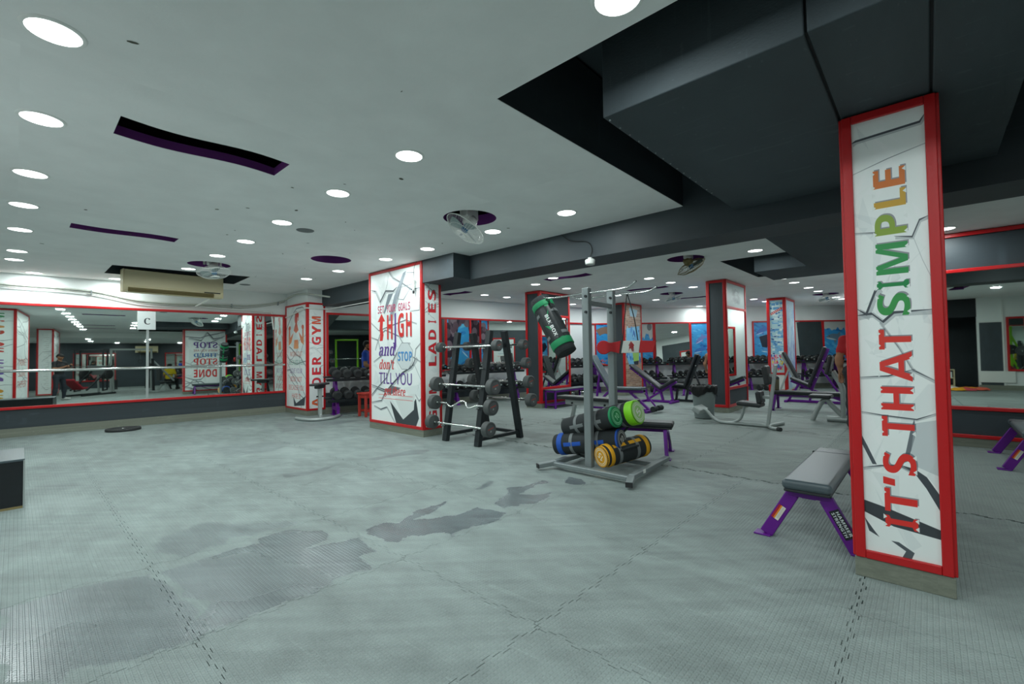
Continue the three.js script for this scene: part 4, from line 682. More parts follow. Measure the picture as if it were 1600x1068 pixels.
function barbell(label, x, y, r, curl = false) {
  const b = thing('barbell', label, 'barbell', [x, y, -5.325], 0, 'fixed barbells on the black rack'), h = 0.62;
  const pts = curl ? [[0, 0, -h], [0, 0, -0.36], [-0.05, 0, -0.2], [0.05, 0, -0.05], [0.05, 0, 0.05], [-0.05, 0, 0.2], [0, 0, 0.36], [0, 0, h]].map(([a, , c]) => [a * 0.6, a * 0.8, c]) : null;
  part('bar', curl ? tube(pts, 0.015, 60) : cyl([0, 0, -h], [0, 0, h], 0.016), M.chrome, b);
  for (const s of [-1, 1]) {
    const hd = part('weight_head', lathe([[0, -0.055], [r - 0.012, -0.055], [r, -0.045], [r, 0.045], [r - 0.012, 0.055], [r * 0.72, 0.055], [r * 0.7, 0.05], [0, 0.05]], 32).rotateX(s * PI / 2).translate(0, 0, s * (h + 0.03)), M.rubberGrey, b);
    part('face_disc', new THREE.CircleGeometry(r * 0.68, 28).rotateY(s > 0 ? 0 : PI).translate(0, 0, s * (h + 0.0812)), headPrint, hd);
    part('collar', cyl([0, 0, s * (h - 0.06)], [0, 0, s * (h - 0.025)], 0.028), M.chrome, b);
  }
  return b;
}
barbell('short fixed barbell on the top pegs of the rack front', 4.77, 1.485, 0.082); barbell('large fixed barbell on the middle pegs of the rack front', 4.68, 0.885, 0.118);
barbell('curl barbell with bent silver bar on the rack front', 4.63, 0.595, 0.115, true); barbell('fixed barbell on the lowest pegs of the rack front', 4.575, 0.285, 0.112);
barbell('fixed barbell on the top pegs of the rack back', 5.36, 1.505, 0.078); barbell('fixed barbell on the second pegs of the rack back', 5.42, 1.215, 0.084); barbell('fixed barbell on the third pegs of the rack back', 5.48, 0.915, 0.1); barbell('fixed barbell on the fourth pegs of the rack back', 5.53, 0.625, 0.105);
// ---------------------------------------------------------------- sandbag stand
const stand = thing('bag_stand', 'grey steel two post storage stand holding sandbags in the middle of the floor', 'rack', [4.6, 0, -2.85]);
{
  const p = loc(stand), g = M.standGrey;
  part('front_bar', bar(p(4.3, 0.06, 3.3), p(4.28, 0.06, 2.3), 0.07, 0.05, [0, 1, 0], 0.012), g, stand); part('rear_bar', bar(p(4.98, 0.06, 3.3), p(5.0, 0.06, 2.36), 0.07, 0.05, [0, 1, 0], 0.012), g, stand);
  for (const [a, b, c] of [[p(4.1, 0.05, 2.22), p(4.3, 0.07, 2.3), p(5.35, 0.07, 2.38)], [p(4.13, 0.05, 3.4), p(4.3, 0.07, 3.3), p(5.3, 0.07, 3.3)]]) {
    const r = part('side_rail', [bar(b, c, 0.075, 0.055, [0, 1, 0], 0.014), bar(a, b, 0.075, 0.055, [0, 1, 0], 0.014)], g, stand);
    const d = V3(...a).sub(V3(...b)).normalize(); part('end_cap', bar(a, [a[0] + d.x * 0.012, a[1] + d.y * 0.012, a[2] + d.z * 0.012], 0.07, 0.05, [0, 1, 0]), M.rubber, r);
  }
  for (const [x, u, H] of [[4.42, 2.88, 2.1], [5.0, 2.9, 2.13]]) {
    const q = part('post', rbox(0.075, H - 0.06, 0.09, 0.012, ...p(x, H / 2 + 0.03, u), 2), g, stand);
    for (const y of [H - 0.1, H - 0.28]) part('bolt', new THREE.CylinderGeometry(0.016, 0.018, 0.1, 12).rotateZ(PI / 2).translate(...p(x - 0.005, y, u - 0.015)), M.blackSteel, q);
  }
  part('top_bar', bar(p(4.42, 1.93, 2.87), p(5.0, 1.93, 2.9), 0.06, 0.05, [0, 1, 0], 0.006), g, stand);
  part('hook_rod', tube([p(4.4, 2.05, 3.5), p(4.4, 2.03, 3.42), p(4.41, 2.04, 2.9), p(4.4, 2.05, 2.35), p(4.38, 2.1, 2.24)], 0.011, 40), M.chrome, stand);
  part('hook_rod', tube([p(5.0, 2.1, 3.46), p(5.0, 2.07, 3.38), p(5.0, 2.07, 2.9), p(5.0, 2.07, 2.4), p(5.0, 2.11, 2.3)], 0.011, 40), M.chrome, stand);
  part('sticker', box(0.05, 0.04, 0.002).rotateY(-0.08).translate(...p(4.55, 0.085, 2.278)), M.plastic, stand);
}
function sandbag(label, a, b, r, col, { caps = [col, col], capPrint, logo, spin = 0, band = [[0.06, 0.07], [0.06, 0.07]] } = {}) {
  const g = thing('sandbag', label, 'sandbag', a), A = V3(...a), B = V3(...b), L = A.distanceTo(B);
  g.quaternion.setFromUnitVectors(UP, B.clone().sub(A).normalize()); g.rotateY(spin);
  const prof = []; for (let k = 0; k <= 16; k++) { const t = k / 16; prof.push([r * (0.93 + 0.1 * Math.sin(PI * t) - 0.018 * Math.sin(t * 22)), t * L]); }
  part('bag_body', lathe([[0, 0.012], [r * 0.8, 0.0], ...prof, [r * 0.8, L], [0, L - 0.012]], 36), M.bagBlack, g);
  for (const t of [0.3, 0.7]) part('strap', lathe([[r * 1.0, t * L - 0.022], [r * 1.02, t * L - 0.02], [r * 1.045, t * L + 0.02], [r * 1.0, t * L + 0.022]], 36), M.strapGrey, g);
  for (const e of [0, 1]) if (caps[e]) { const [o, w] = band[e], y0 = e ? L - o - w : o, y1 = y0 + w; part('end_band', lathe([[r * 0.95, y0], [r * 1.035, y0 + 0.004], [r * 1.035, y1 - 0.004], [r * 0.95, y1]], 36), caps[e], g); }
  for (const th of [0.4, 2.5, 4.6]) part('strip', new THREE.CylinderGeometry(r * 1.035, r * 1.035, L * 0.62, 6, 1, true, th, 0.34).translate(0, L / 2, 0), col, g);
  const h = []; for (let k = 0; k <= 10; k++) { const t = k / 10; h.push([Math.cos(1.5) * (r + 0.05 * Math.sin(PI * t)), L * (0.3 + 0.4 * t), Math.sin(1.5) * (r + 0.05 * Math.sin(PI * t))]); }
  part('handle', tube(h, 0.013, 24, 8), M.bagBlack, g);
  if (capPrint) part('end_print', new THREE.CircleGeometry(r * 0.9, 32).rotateX(-PI / 2).translate(0, L + 0.004, 0), capPrint, g);
  if (capPrint) part('end_disc', new THREE.CylinderGeometry(r * 0.92, r * 0.95, 0.03, 32).translate(0, L - 0.012, 0), caps[1] || col, g);
  if (logo) part('logo_print', new THREE.CylinderGeometry(r * 1.045, r * 1.045, L * 0.56, 16, 1, true, logo[1] - 0.1, 1.2).translate(0, L * 0.5, 0), logo[0], g);
  return g;
}
const capArt = (bg, ring, txt) => print(256, 256, (g, w, h) => { g.fillStyle = bg; g.fillRect(0, 0, w, h); g.strokeStyle = ring; g.lineWidth = 9; g.beginPath(); g.arc(w / 2, h / 2, w * 0.34, 0, 2 * PI); g.stroke(); g.setLineDash?.([10, 8]); g.lineWidth = 14; g.beginPath(); g.arc(w / 2, h / 2, w * 0.42, 0, 2 * PI); g.stroke(); g.setLineDash?.([]); g.save(); g.translate(w / 2, h / 2); g.rotate(-0.5); fit(g, txt, -w * 0.2, -h * 0.16, w * 0.4, h * 0.32, ring, 'bold', 'sans-serif', false); g.restore(); }, 0.6);
const blkBox = print(512, 256, (g, w, h) => { g.fillStyle = '#252b2d'; g.fillRect(0, 0, w, h); poly(g, [[w * 0.1, h * 0.15], [w * 0.42, h * 0.5], [w * 0.3, h * 0.52]], '#12905a'); poly(g, [[w * 0.5, h * 0.95], [w * 0.6, h * 0.55], [w * 0.72, h * 0.62]], '#12905a'); fit(g, 'BLK BOX', w * 0.22, h * 0.34, w * 0.7, h * 0.26, '#e6eae8', 'bold', 'sans-serif', false); });
const blkUp = blkBox.clone(); blkUp.map = blkBox.map.clone(); blkUp.map.center.set(0.5, 0.5); blkUp.map.rotation = PI / 2; blkUp.map.needsUpdate = true;
sandbag('black and green sandbag printed BLK BOX hanging from the stand hook', [4.46, 2.03, -3.6], [4.46, 1.36, -3.2], 0.135, M.green, { logo: [blkUp, 2.6], caps: [M.green, M.green], band: [[0.07, 0.075], [0.08, 0.09]], spin: 1.2 });
{ const s = thing('hanging_strap', 'black cord holding the hanging sandbag to the stand hook', 'cord'); part('cord_loop', tube([[4.4, 2.04, -3.42], [4.38, 1.95, -3.5], [4.36, 1.78, -3.46], [4.4, 1.9, -3.38], [4.4, 2.04, -3.42]], 0.008, 30, 6), M.blackCable, s); }
sandbag('blue and black sandbag lying on the stand base', [4.54, 0.235, -3.42], [4.62, 0.375, -2.58], 0.13, M.blue, { capPrint: capArt('#23292b', '#c9cdca', '10'), caps: [M.blue, null] });
sandbag('yellow and black sandbag lying at the front of the stand', [5.0, 0.27, -2.5], [4.4, 0.2, -2.72], 0.125, M.yellow, { capPrint: capArt('#d99a18', '#ece6d0', '15'), caps: [M.yellow, M.yellow], band: [[0.03, 0.05], [0.06, 0.045]] });
sandbag('black sandbag with dark green printed end lying on the blue sandbag', [4.6, 0.445, -3.32], [4.55, 0.64, -2.6], 0.115, M.strapGrey, { capPrint: capArt('#12824e', '#9fd8b8', '10'), caps: [null, M.green], band: [[0, 0], [0.004, 0.03]] });
sandbag('black sandbag with lime green printed end on top of the bag pile', [4.8, 0.52, -3.02], [4.77, 0.68, -2.45], 0.135, M.bagBlack, { capPrint: capArt('#a9d88a', '#eef6e6', '5'), caps: [null, M.lime], band: [[0, 0], [0.004, 0.1]] });
{ // red and white padded strap hung from the second rod
  const s = thing('padded_sling', 'red and white padded sling with one rounded end hanging from the stand rod', 'sling', [5.0, 1.42, -2.66]);
  const o = []; for (let k = 0; k <= 14; k++) { const a = PI * 0.25 + k / 14 * PI * 1.5; o.push([-0.31 + 0.085 * Math.cos(a), 0.085 * Math.sin(a)]); }
  const left = [...o, [-0.22, -0.05], [-0.12, -0.075], [-0.1, 0.075], [-0.22, 0.055]], M4 = new THREE.Matrix4().makeRotationY(-PI / 2 + 0.35);
  part('red_end', extrude(left.reverse(), 0.025, 0.006).applyMatrix4(M4), mat(0xb3121c, 0.6), s);
  part('black_edge', extrude([[-0.125, -0.085], [-0.1, -0.085], [-0.07, 0.085], [-0.095, 0.085]], 0.03).applyMatrix4(M4), M.rubber, s);
  part('white_panel', extrude([[-0.1, -0.072], [0.11, -0.072], [0.13, 0.075], [-0.07, 0.075]], 0.025, 0.005).applyMatrix4(M4), mat(0xc9cdc8, 0.6), s);
  part('red_mark', extrude([[-0.03, -0.06], [-0.015, -0.02], [0, -0.02], [0.01, -0.055], [0.035, -0.055], [0.03, 0.01], [0.04, 0.02], [0.0, 0.07], [-0.03, 0.02], [-0.02, 0.01]], 0.004).translate(0.02, 0, 0.026).applyMatrix4(M4), mat(0xb3121c, 0.6), s);
  part('red_end', extrude([[0.11, -0.072], [0.27, -0.066], [0.31, 0.065], [0.13, 0.075]], 0.025, 0.005).applyMatrix4(M4), mat(0xb3121c, 0.6), s);
  const c0 = [0.0, 0.66, -0.02]; const pt = (x, y) => V3(x, y, 0.012).applyMatrix4(M4).toArray();
  part('cord', tube([pt(-0.08, 0.07), pt(-0.05, 0.35), c0], 0.006, 20, 6), M.blackCable, s); part('cord', tube([pt(0.1, 0.07), pt(0.06, 0.35), c0], 0.006, 20, 6), M.blackCable, s);
}
// ---------------------------------------------------------------- dumbbell racks
function dumbbell(r, L, headMat, disc) {
  const d = new THREE.Group(), t = L / 2; d.name = 'dumbbell';
  part('handle', cyl([0, 0, -t + 0.05], [0, 0, t - 0.05], 0.016, 0.016, 10), M.chrome, d);
  for (const s of [-1, 1]) {
    const h = part('weight_head', lathe([[0, -0.055], [r * 0.86, -0.055], [r, -0.04], [r, 0.035], [r * 0.88, 0.055], [r * 0.55, 0.056], [r * 0.5, 0.05], [0, 0.05]], 18).rotateX(s * PI / 2).translate(0, 0, s * (t - 0.04)), headMat, d);
    if (disc) part('cap', new THREE.CylinderGeometry(r * 0.3, r * 0.3, 0.006, 12).rotateX(PI / 2).translate(0, 0, s * (t + 0.012)), M.chrome, h);
  }
  return d;
}
const dbProtos = [dumbbell(0.105, 0.36, M.rubber, false), dumbbell(0.092, 0.33, M.rubber, true), dumbbell(0.078, 0.3, M.plateFace, true), dumbbell(0.085, 0.3, M.brown, false)];
function putDumbbell(proto, x, y, z, turn, label, group, roll = 0) {
  const c = proto.clone(); c.name = numbered('dumbbell'); c.position.set(x, y, z); c.rotation.set(roll, turn, 0, 'YXZ'); scene.add(c); return tag(c, label, 'dumbbell', group);
}
function dumbbellRack(w, s0, s1, label, dbLabel, group, tiers = [0.88, 0.4], pitch = 0.236, sd = 1, big = false) {
  const o = onWall(w, 'dumbbell_rack', label, 'rack', s0, 0, 0.05), W = s1 - s0; seed = sd * 977;
  for (const y of tiers) {
    const sh = part('shelf', [rbox(W, 0.02, 0.1, 0.004, W / 2, 0, 0.13, 1), rbox(W, 0.02, 0.1, 0.004, W / 2, 0, -0.1, 1), rbox(W, 0.06, 0.015, 0.004, W / 2, 0.0, 0.185, 1)].map((g) => g.rotateX(0.22).translate(0, y, y > 0.6 ? 0.3 : 0.36)), M.blackSteel, o);
  }
  for (const x of [0.25, W - 0.25]) {
    part('leg_frame', [bar([x, 0, 0.5], [x, 1.0, 0.22], 0.09, 0.06, [1, 0, 0], 0.006), bar([x, 0, 0.1], [x, 0.95, 0.22], 0.08, 0.06, [1, 0, 0], 0.006), box(0.07, 0.08, 0.42, x, 0.16, 0.3)], M.purple, o);
    part('foot_plate', rbox(0.14, 0.012, 0.5, 0.004, x, 0.006, 0.3, 1), M.purple, o);
  }
  const c = Math.cos(w.th), sn = Math.sin(w.th);
  for (const y of tiers) { const n = Math.floor((W - 0.1) / pitch); for (let k = 0; k < n; k++) {
    const pr = dbProtos[big ? (rnd() < 0.75 ? 0 : 1) : rnd() < 0.45 ? 1 : rnd() < 0.88 ? 2 : rnd() < 0.6 ? 0 : 3], r = pr === dbProtos[0] ? 0.105 : pr === dbProtos[1] ? 0.092 : pr === dbProtos[2] ? 0.078 : 0.085;
    const s = s0 + 0.12 + pitch * (k + 0.5) * (W - 0.2) / (n * pitch), z = 0.05 + (y > 0.6 ? 0.31 : 0.37) + rr(-0.015, 0.015);
    putDumbbell(pr, w.x0 + s * c + z * sn, y + r + 0.014, -w.u0 - s * sn + z * c, w.th + rr(-0.1, 0.1), dbLabel, group, 0.22);
  } }
  return o;
}
dumbbellRack(walls.back, -0.1, 2.95, 'purple legged dumbbell rack between the two poster pillars', 'black dumbbell on the rack seen between the two poster pillars', 'dumbbells between the poster pillars', [0.86, 0.38], 0.245, 3, true);
dumbbellRack(walls.back, 3.05, 5.6, 'dumbbell rack against the mirror behind the barbell rack', 'black dumbbell on the rack behind the barbell rack', 'dumbbells behind the barbell rack', [0.9, 0.42], 0.23, 4);
dumbbellRack(walls.back, 6.9, 9.1, 'dumbbell rack against the white wall behind the black mirror pillar', 'black dumbbell on the rack against the bare white wall', 'dumbbells along the white wall', [0.95, 0.42], 0.25, 5, true);
dumbbellRack(walls.far, 0.5, 2.4, 'dumbbell rack beside the brick painted pillar', 'black dumbbell on the rack below the torn wall mural', 'dumbbells beside the brick pillar', [0.98, 0.5], 0.225, 6);
dumbbellRack(walls.far, 2.5, 5.0, 'dumbbell rack under the dolphin mural', 'black dumbbell on the rack below the purple dolphin mural', 'dumbbells under the dolphins', [0.98, 0.5], 0.225, 7);
dumbbellRack(walls.far, 5.1, 7.0, 'dumbbell rack behind the pillar painted with a reef', 'black dumbbell on the rack below the leaping dolphin', 'dumbbells under the leaping dolphin', [0.98, 0.5], 0.225, 8);
dumbbellRack(walls.far, 7.1, 8.75, 'dumbbell rack under the shark mural', 'black dumbbell on the rack below the shark mural', 'dumbbells under the shark', [0.98, 0.5], 0.225, 9);
for (const [x, u, t] of [[16.0, 5.6, 0.4], [15.7, 5.95, 1.2], [16.35, 5.2, 0.8], [14.6, 7.1, 0.2], [17.2, 4.2, 1.0], [12.0, 8.4, 0.3], [12.35, 8.3, 0.9]]) putDumbbell(dbProtos[0], x, 0.106, -u, t, 'large black dumbbell lying on the floor in front of a rack', 'dumbbells on the floor');
// ---------------------------------------------------------------- fans, air conditioners, wall fittings
const fanBadge = print(256, 256, (g, w, h) => { g.fillStyle = '#dfe4e0'; g.fillRect(0, 0, w, h); fit(g, 'TURBO', w * 0.16, h * 0.4, w * 0.68, h * 0.2, '#1c2c5a', 'bold', 'sans-serif', false); });
const blade = new THREE.MeshPhysicalMaterial({ color: 0x9fb4b4, roughness: 0.35, transmission: 0.35, thickness: 0 });
function ceilingFan(label, [x, u], dir, tilt, dirty = false, y = 2.95) {
  const f = thing('ceiling_fan', label, 'fan', [x, y, -u]); const wire = dirty ? M.creamDark : M.plastic;
  part('mount', [rbox(0.16, 0.3, 0.12, 0.02, 0, 0.14, 0), box(0.03, 0.26, 0.02, 0.12, 0.12, 0), box(0.03, 0.26, 0.02, -0.12, 0.12, 0)], M.plastic, f);
  part('hanger_rod', cyl([0, 0.28, 0], [0, 0.725, 0], 0.02), M.standGrey, f);
  const m4 = new THREE.Matrix4().makeRotationFromEuler(new THREE.Euler(tilt, dir, 0, 'YXZ')).setPosition(0.05 * Math.sin(dir), -0.14, 0.05 * Math.cos(dir));   // fan axis = local +z
  part('motor', xf(lathe([[0, -0.17], [0.06, -0.17], [0.075, -0.13], [0.075, -0.06], [0.05, -0.045], [0, -0.045]], 24).rotateX(PI / 2), m4), wire, f);
  part('hub', xf(cyl([0, 0, -0.05], [0, 0, 0.03], 0.04), m4), mat(0x2a6f9a, 0.4), f);
  for (let k = 0; k < 3; k++) {
    const s = new THREE.Shape(); s.moveTo(0.03, -0.02); s.quadraticCurveTo(0.08, -0.09, 0.18, -0.09); s.quadraticCurveTo(0.225, -0.02, 0.2, 0.05); s.quadraticCurveTo(0.1, 0.05, 0.03, 0.02);
    part('blade', xf(new THREE.ExtrudeGeometry(s, { depth: 0.004, bevelEnabled: false }).rotateX(0.35).rotateZ(k * 2 * PI / 3), m4), blade, f);
  }
  const g = [], R = 0.25;
  g.push(torus(R, 0.005, 48, 6), torus(0.17, 0.0022, 40, 5).translate(0, 0, 0.055), torus(0.17, 0.0022, 40, 5).translate(0, 0, -0.06));
  for (let k = 0; k < 44; k++) { const a = k / 44 * 2 * PI, c = Math.cos(a), s = Math.sin(a); g.push(tube([[0.06 * c, 0.06 * s, 0.075], [0.17 * c, 0.17 * s, 0.06], [R * c, R * s, 0]], 0.0014, 8, 4), tube([[0.07 * c, 0.07 * s, -0.085], [0.17 * c, 0.17 * s, -0.065], [R * c, R * s, 0]], 0.0014, 8, 4)); }
  part('cage', g.map((q) => xf(q, m4)), wire, f);
  part('badge', xf(new THREE.CylinderGeometry(0.062, 0.066, 0.012, 28).rotateX(PI / 2).translate(0, 0, 0.08), m4), wire, f);
  part('badge_print', xf(new THREE.CircleGeometry(0.058, 28).translate(0, 0, 0.0865), m4), fanBadge, f);
  return f;
}
ceilingFan('orbit fan with round badge facing the room in the main ceiling', [3.55, 3.9], -2.0, 0.95);
ceilingFan('orbit fan pointing down over the old air conditioner', [2.25, 8.95], 0.3, 1.35);
ceilingFan('dusty orbit fan under the back ceiling beside the dark opening', [7.78, 3.0], 0.9, 1.0, true);
ceilingFan('small far orbit fan in front of the brick painted pillar', [12.1, 5.15], 0.4, 1.3);
ceilingFan('small far orbit fan in front of the shark mural', [15.7, 2.15], -0.5, 1.3);
function airConditioner(label, pos, turn, W, m, dark) {
  const a = thing('air_conditioner', label, 'air conditioner', pos, turn);
  part('body', extrude([[0, 0], [0.16, 0], [0.2, 0.03], [0.225, 0.12], [0.21, 0.4], [0.19, 0.42], [0, 0.42]].map(([z, y]) => [z, y]), W, 0.008).rotateY(-PI / 2).translate(W / 2, 0, 0), m, a);
  part('front_panel', rbox(W * 0.985, 0.3, 0.012, 0.005, 0, 0, 0, 2).rotateX(-0.045).translate(0, 0.26, 0.222), m, a);
  for (let k = 0; k < 3; k++) part('louver', rbox(W * 0.86, 0.012, 0.06, 0.004, 0, 0, 0, 1).rotateX(0.7).translate(-W * 0.03, 0.02 + k * 0.024, 0.195 + k * 0.012), dark, a);
  part('display', box(W * 0.18, 0.018, 0.004, W * 0.38, 0.095, 0.229), M.rubber, a);
  part('end_cap', [rbox(0.02, 0.42, 0.22, 0.006, -W / 2, 0.21, 0.11), rbox(0.02, 0.42, 0.22, 0.006, W / 2, 0.21, 0.11)], m, a);
  return a;
}
airConditioner('old cream wall air conditioner hanging in the ceiling cut out above the long mirror', [2.12, 2.62, -11.12], 0.06, 1.62, M.cream, M.creamDark);
airConditioner('white air conditioner above the dumbbells beside the wide poster pillar', [7.0, 2.5, -10.05], walls.back.th, 1.1, M.plastic, M.strapGrey);
airConditioner('yellowed air conditioner on the charcoal rear wall', [2.6, 2.1, 12.78], PI, 1.1, M.cream, M.creamDark);
airConditioner('white air conditioner beside the dark doorway', [-3.28, 2.45, -1.2], PI / 2, 1.0, M.plastic, M.strapGrey);
const wl = walls.left, onL = (s, y, z) => [wl.x0 + s * Math.cos(wl.th) + z * Math.sin(wl.th), y, -wl.u0 - s * Math.sin(wl.th) + z * Math.cos(wl.th)];
{ const c = thing('wall_cables', 'pair of sagging grey cables along the white wall above the long mirror', 'cable');
  part('cable', tube([[0.6, 2.8], [2.2, 2.76], [3.2, 2.74], [4.3, 2.71], [5.0, 2.58], [5.6, 2.55], [6.4, 2.58], [7.0, 2.6], [7.6, 2.7], [7.85, 2.78]].map(([s, y]) => onL(s, y, 0.03)), 0.018, 80, 8), M.cable, c);
  part('cable', tube([[0.6, 2.77], [2.2, 2.73], [3.2, 2.7], [4.3, 2.66], [5.0, 2.53], [5.6, 2.52], [6.4, 2.54], [7.0, 2.55], [7.6, 2.66], [7.85, 2.74]].map(([s, y]) => onL(s, y, 0.045)), 0.01, 80, 6), M.cable, c);
  for (const s of [4.3, 6.7, 7.7]) part('clip', box(0.02, 0.09, 0.06).translate(...onL(s, s === 4.3 ? 2.68 : s > 7 ? 2.7 : 2.57, 0.03)), M.standGrey, c); }
{ const c = thing('drain_pipe', 'thin white drain pipe running from the old air conditioner to the left poster pillar', 'pipe');
  part('pipe', [cyl([2.78, 2.62, -11.2], onL(6.0, 2.52, 0.03), 0.016), cyl(onL(6.0, 2.52, 0.03), onL(7.55, 2.47, 0.03), 0.016), cyl(onL(7.55, 2.47, 0.03), onL(7.6, 2.05, 0.03), 0.018)], M.plastic, c);
  part('elbow', [ball(0.022, ...onL(6.0, 2.52, 0.03)), ball(0.024, ...onL(7.55, 2.47, 0.03))], M.plastic, c); }
{ const c = thing('pillar_pipe', 'white conduit crossing the faces of the left poster pillar', 'pipe');
  part('pipe', [cyl([4.545, 2.35, -11.8], [4.545, 2.5, -10.62], 0.016), cyl([4.545, 2.5, -10.62], [5.06, 2.5, -10.6], 0.016), cyl([5.06, 2.5, -10.6], [4.98, 2.5, -7.95], 0.009)], M.plastic, c);
  part('cable', tube([[4.5, 2.78, -11.75], [4.54, 2.86, -11.3], [4.54, 2.85, -10.9], [4.6, 2.82, -10.58], [5.0, 2.74, -10.2], [5.0, 2.62, -9.4], [4.98, 2.6, -8.6], [4.97, 2.68, -7.9]], 0.022, 60, 8), M.cable, c); }
{ const c = thing('exercise_bar', 'long silver barre mounted in front of the long mirror', 'rail');
  part('rail', cyl(onL(0.5, 1.185, 0.2), onL(7.8, 1.185, 0.2), 0.024), M.chrome, c);
  for (const s of [0.8, 3.1, 5.45, 7.75]) part('bracket', [cyl(onL(s, 1.185, 0.2), onL(s, 1.185, 0.03), 0.012)], M.chrome, c); }
{ const c = onWall(wl, 'mirror_strip', 'pale vertical strip covering the joint of the long mirror', 'strip', 5.17, 0, 0.045); part('strip', rbox(0.045, 1.72, 0.008, 0.003, 0, 1.42, 0), M.silver, c); }
{ const c = onWall(wl, 'letter_sign', 'white paper sign with the letter C taped to the top of the mirror', 'sign', 5.15, 2.17, 0.07);
  part('paper', box(0.3, 0.38, 0.004), M.plastic, c);
  part('print', new THREE.PlaneGeometry(0.29, 0.37).translate(0, 0, 0.0035), print(256, 320, (g, w, h) => { g.fillStyle = '#e4ecec'; g.fillRect(0, 0, w, h); fit(g, 'C', w * 0.32, h * 0.36, w * 0.4, h * 0.36, '#3a4045', 'bold', 'serif', false); }, 0.6), c); }
{ const c = thing('weight_plate', 'flat black weight plate lying on the floor by the long mirror', 'weight plate', [1.42, 0, -11.5]);
  part('plate', lathe([[0.03, 0.005], [0.03, 0.04], [0.07, 0.045], [0.08, 0.03], [0.2, 0.03], [0.21, 0.045], [0.265, 0.045], [0.27, 0.035], [0.27, 0.006], [0.26, 0], [0.03, 0]], 48), M.rubber, c); part('hub', lathe([[0.025, 0.0], [0.034, 0.0], [0.034, 0.047], [0.025, 0.047]], 24), M.chrome, c); }
{ const c = thing('step_box', 'black wooden step box with grey top standing on the floor by the mirror wall', 'box', [-0.84, 0, -6.62]);
  part('box_body', rbox(1.8, 0.43, 0.78, 0.006, 0, 0.215, 0, 2), M.blackBox, c); part('box_top', rbox(1.82, 0.022, 0.8, 0.005, 0, 0.441, 0, 2), M.padWorn, c); part('edge_strip', box(0.012, 0.44, 0.012, 0.905, 0.22, 0.396), M.silver, c); part('base_strip', box(1.8, 0.02, 0.79, 0, 0.01, 0), M.creamDark, c); }
{ const c = thing('hanging_sensor', 'small white cup shaped sensor hanging from a cable under the beam', 'sensor', [4.9, 2.47, -3.13]);
  part('cup', lathe([[0, 0], [0.055, 0.0], [0.06, 0.01], [0.066, 0.055], [0.05, 0.07], [0, 0.075]], 28), M.plastic, c); part('base', lathe([[0, 0.07], [0.03, 0.07], [0.025, 0.09], [0, 0.09]], 20), M.plastic, c);
  part('wire', tube([[0, 0.09, 0], [0.02, 0.2, 0.02], [0.03, 0.3, -0.05], [0.0, 0.36, -0.3], [0.02, 0.47, -0.45]], 0.006, 30, 6), M.blackCable, c); }
{ const c = onWall(walls.right, 'wall_speaker', 'small white wall camera on the black soffit panel', 'camera', 0.33, 2.5, 0.02); part('housing', [rbox(0.13, 0.14, 0.08, 0.02, 0, 0.06, 0.05), cyl([0, 0.0, 0.05], [0, -0.02, 0.05], 0.055)], M.plastic, c); part('lens', ball(0.03, 0, -0.015, 0.07), M.rubber, c); }
{ const c = thing('pillar_lamp', 'small white emergency light on the top corner of the wide poster pillar', 'lamp', [4.55, 2.56, -6.42]); part('tube_body', rbox(0.03, 0.2, 0.05, 0.014), M.plastic, c); part('wire', tube([[0, 0.1, 0], [-0.01, 0.2, 0.03], [-0.01, 0.3, 0.05], [0, 0.38, 0.1]], 0.004, 20, 5), M.blackCable, c); part('plug', rbox(0.03, 0.05, 0.03, 0.008, 0, -0.13, 0), M.rubber, c); }
for (const [x, u, l] of [[3.35, 10.9, 'round grey blanked downlight hole beside the old air conditioner'], [2.45, 5.75, 'round grey blanked downlight hole in the middle lamp row']]) { const c = thing('ceiling_blank', l, 'ceiling plate', [x, 2.95, -u]); part('plate', lathe([[0, -0.004], [0.1, -0.004], [0.105, 0], [0, 0]], 28), M.strapGrey, c); }
seed = 4242; { const c = part('ceiling_chips', Array.from({ length: 26 }, () => { const r = rr(0.008, 0.028); return new THREE.CircleGeometry(r, 7).scale(1, rr(0.3, 0.8), 1).rotateZ(rr(0, 3)).rotateX(PI / 2).translate(rr(-0.5, 4.2), 2.9485, -rr(2.2, 10)); }), mat(0x5b5c50, 0.9), ceiling); c.userData.kind = 'stuff'; }
{ const c = thing('ceiling_chip', 'dark nail plate on the main ceiling beside the large dark opening', 'ceiling plate', [1.32, 2.949, -1.35]); part('plate', box(0.025, 0.004, 0.035), M.rubber, c); }
{ const c = thing('towel', 'pink towel hanging beside the tall poster pillar in front of the end wall', 'towel', [8.7, 0.2, -0.02]); const g = new THREE.PlaneGeometry(0.16, 0.34, 8, 10), a = g.attributes.position; for (let i = 0; i < a.count; i++) a.setZ(i, 0.03 * Math.sin(a.getX(i) * 40) + 0.05 * (0.17 - a.getY(i))); g.computeVertexNormals(); const gg = join([g, g.clone().translate(0, 0, -0.006)]); part('cloth', gg.rotateY(-PI / 2), new THREE.MeshStandardMaterial({ color: 0xd9b4c4, roughness: 0.9, side: THREE.DoubleSide }), c); }
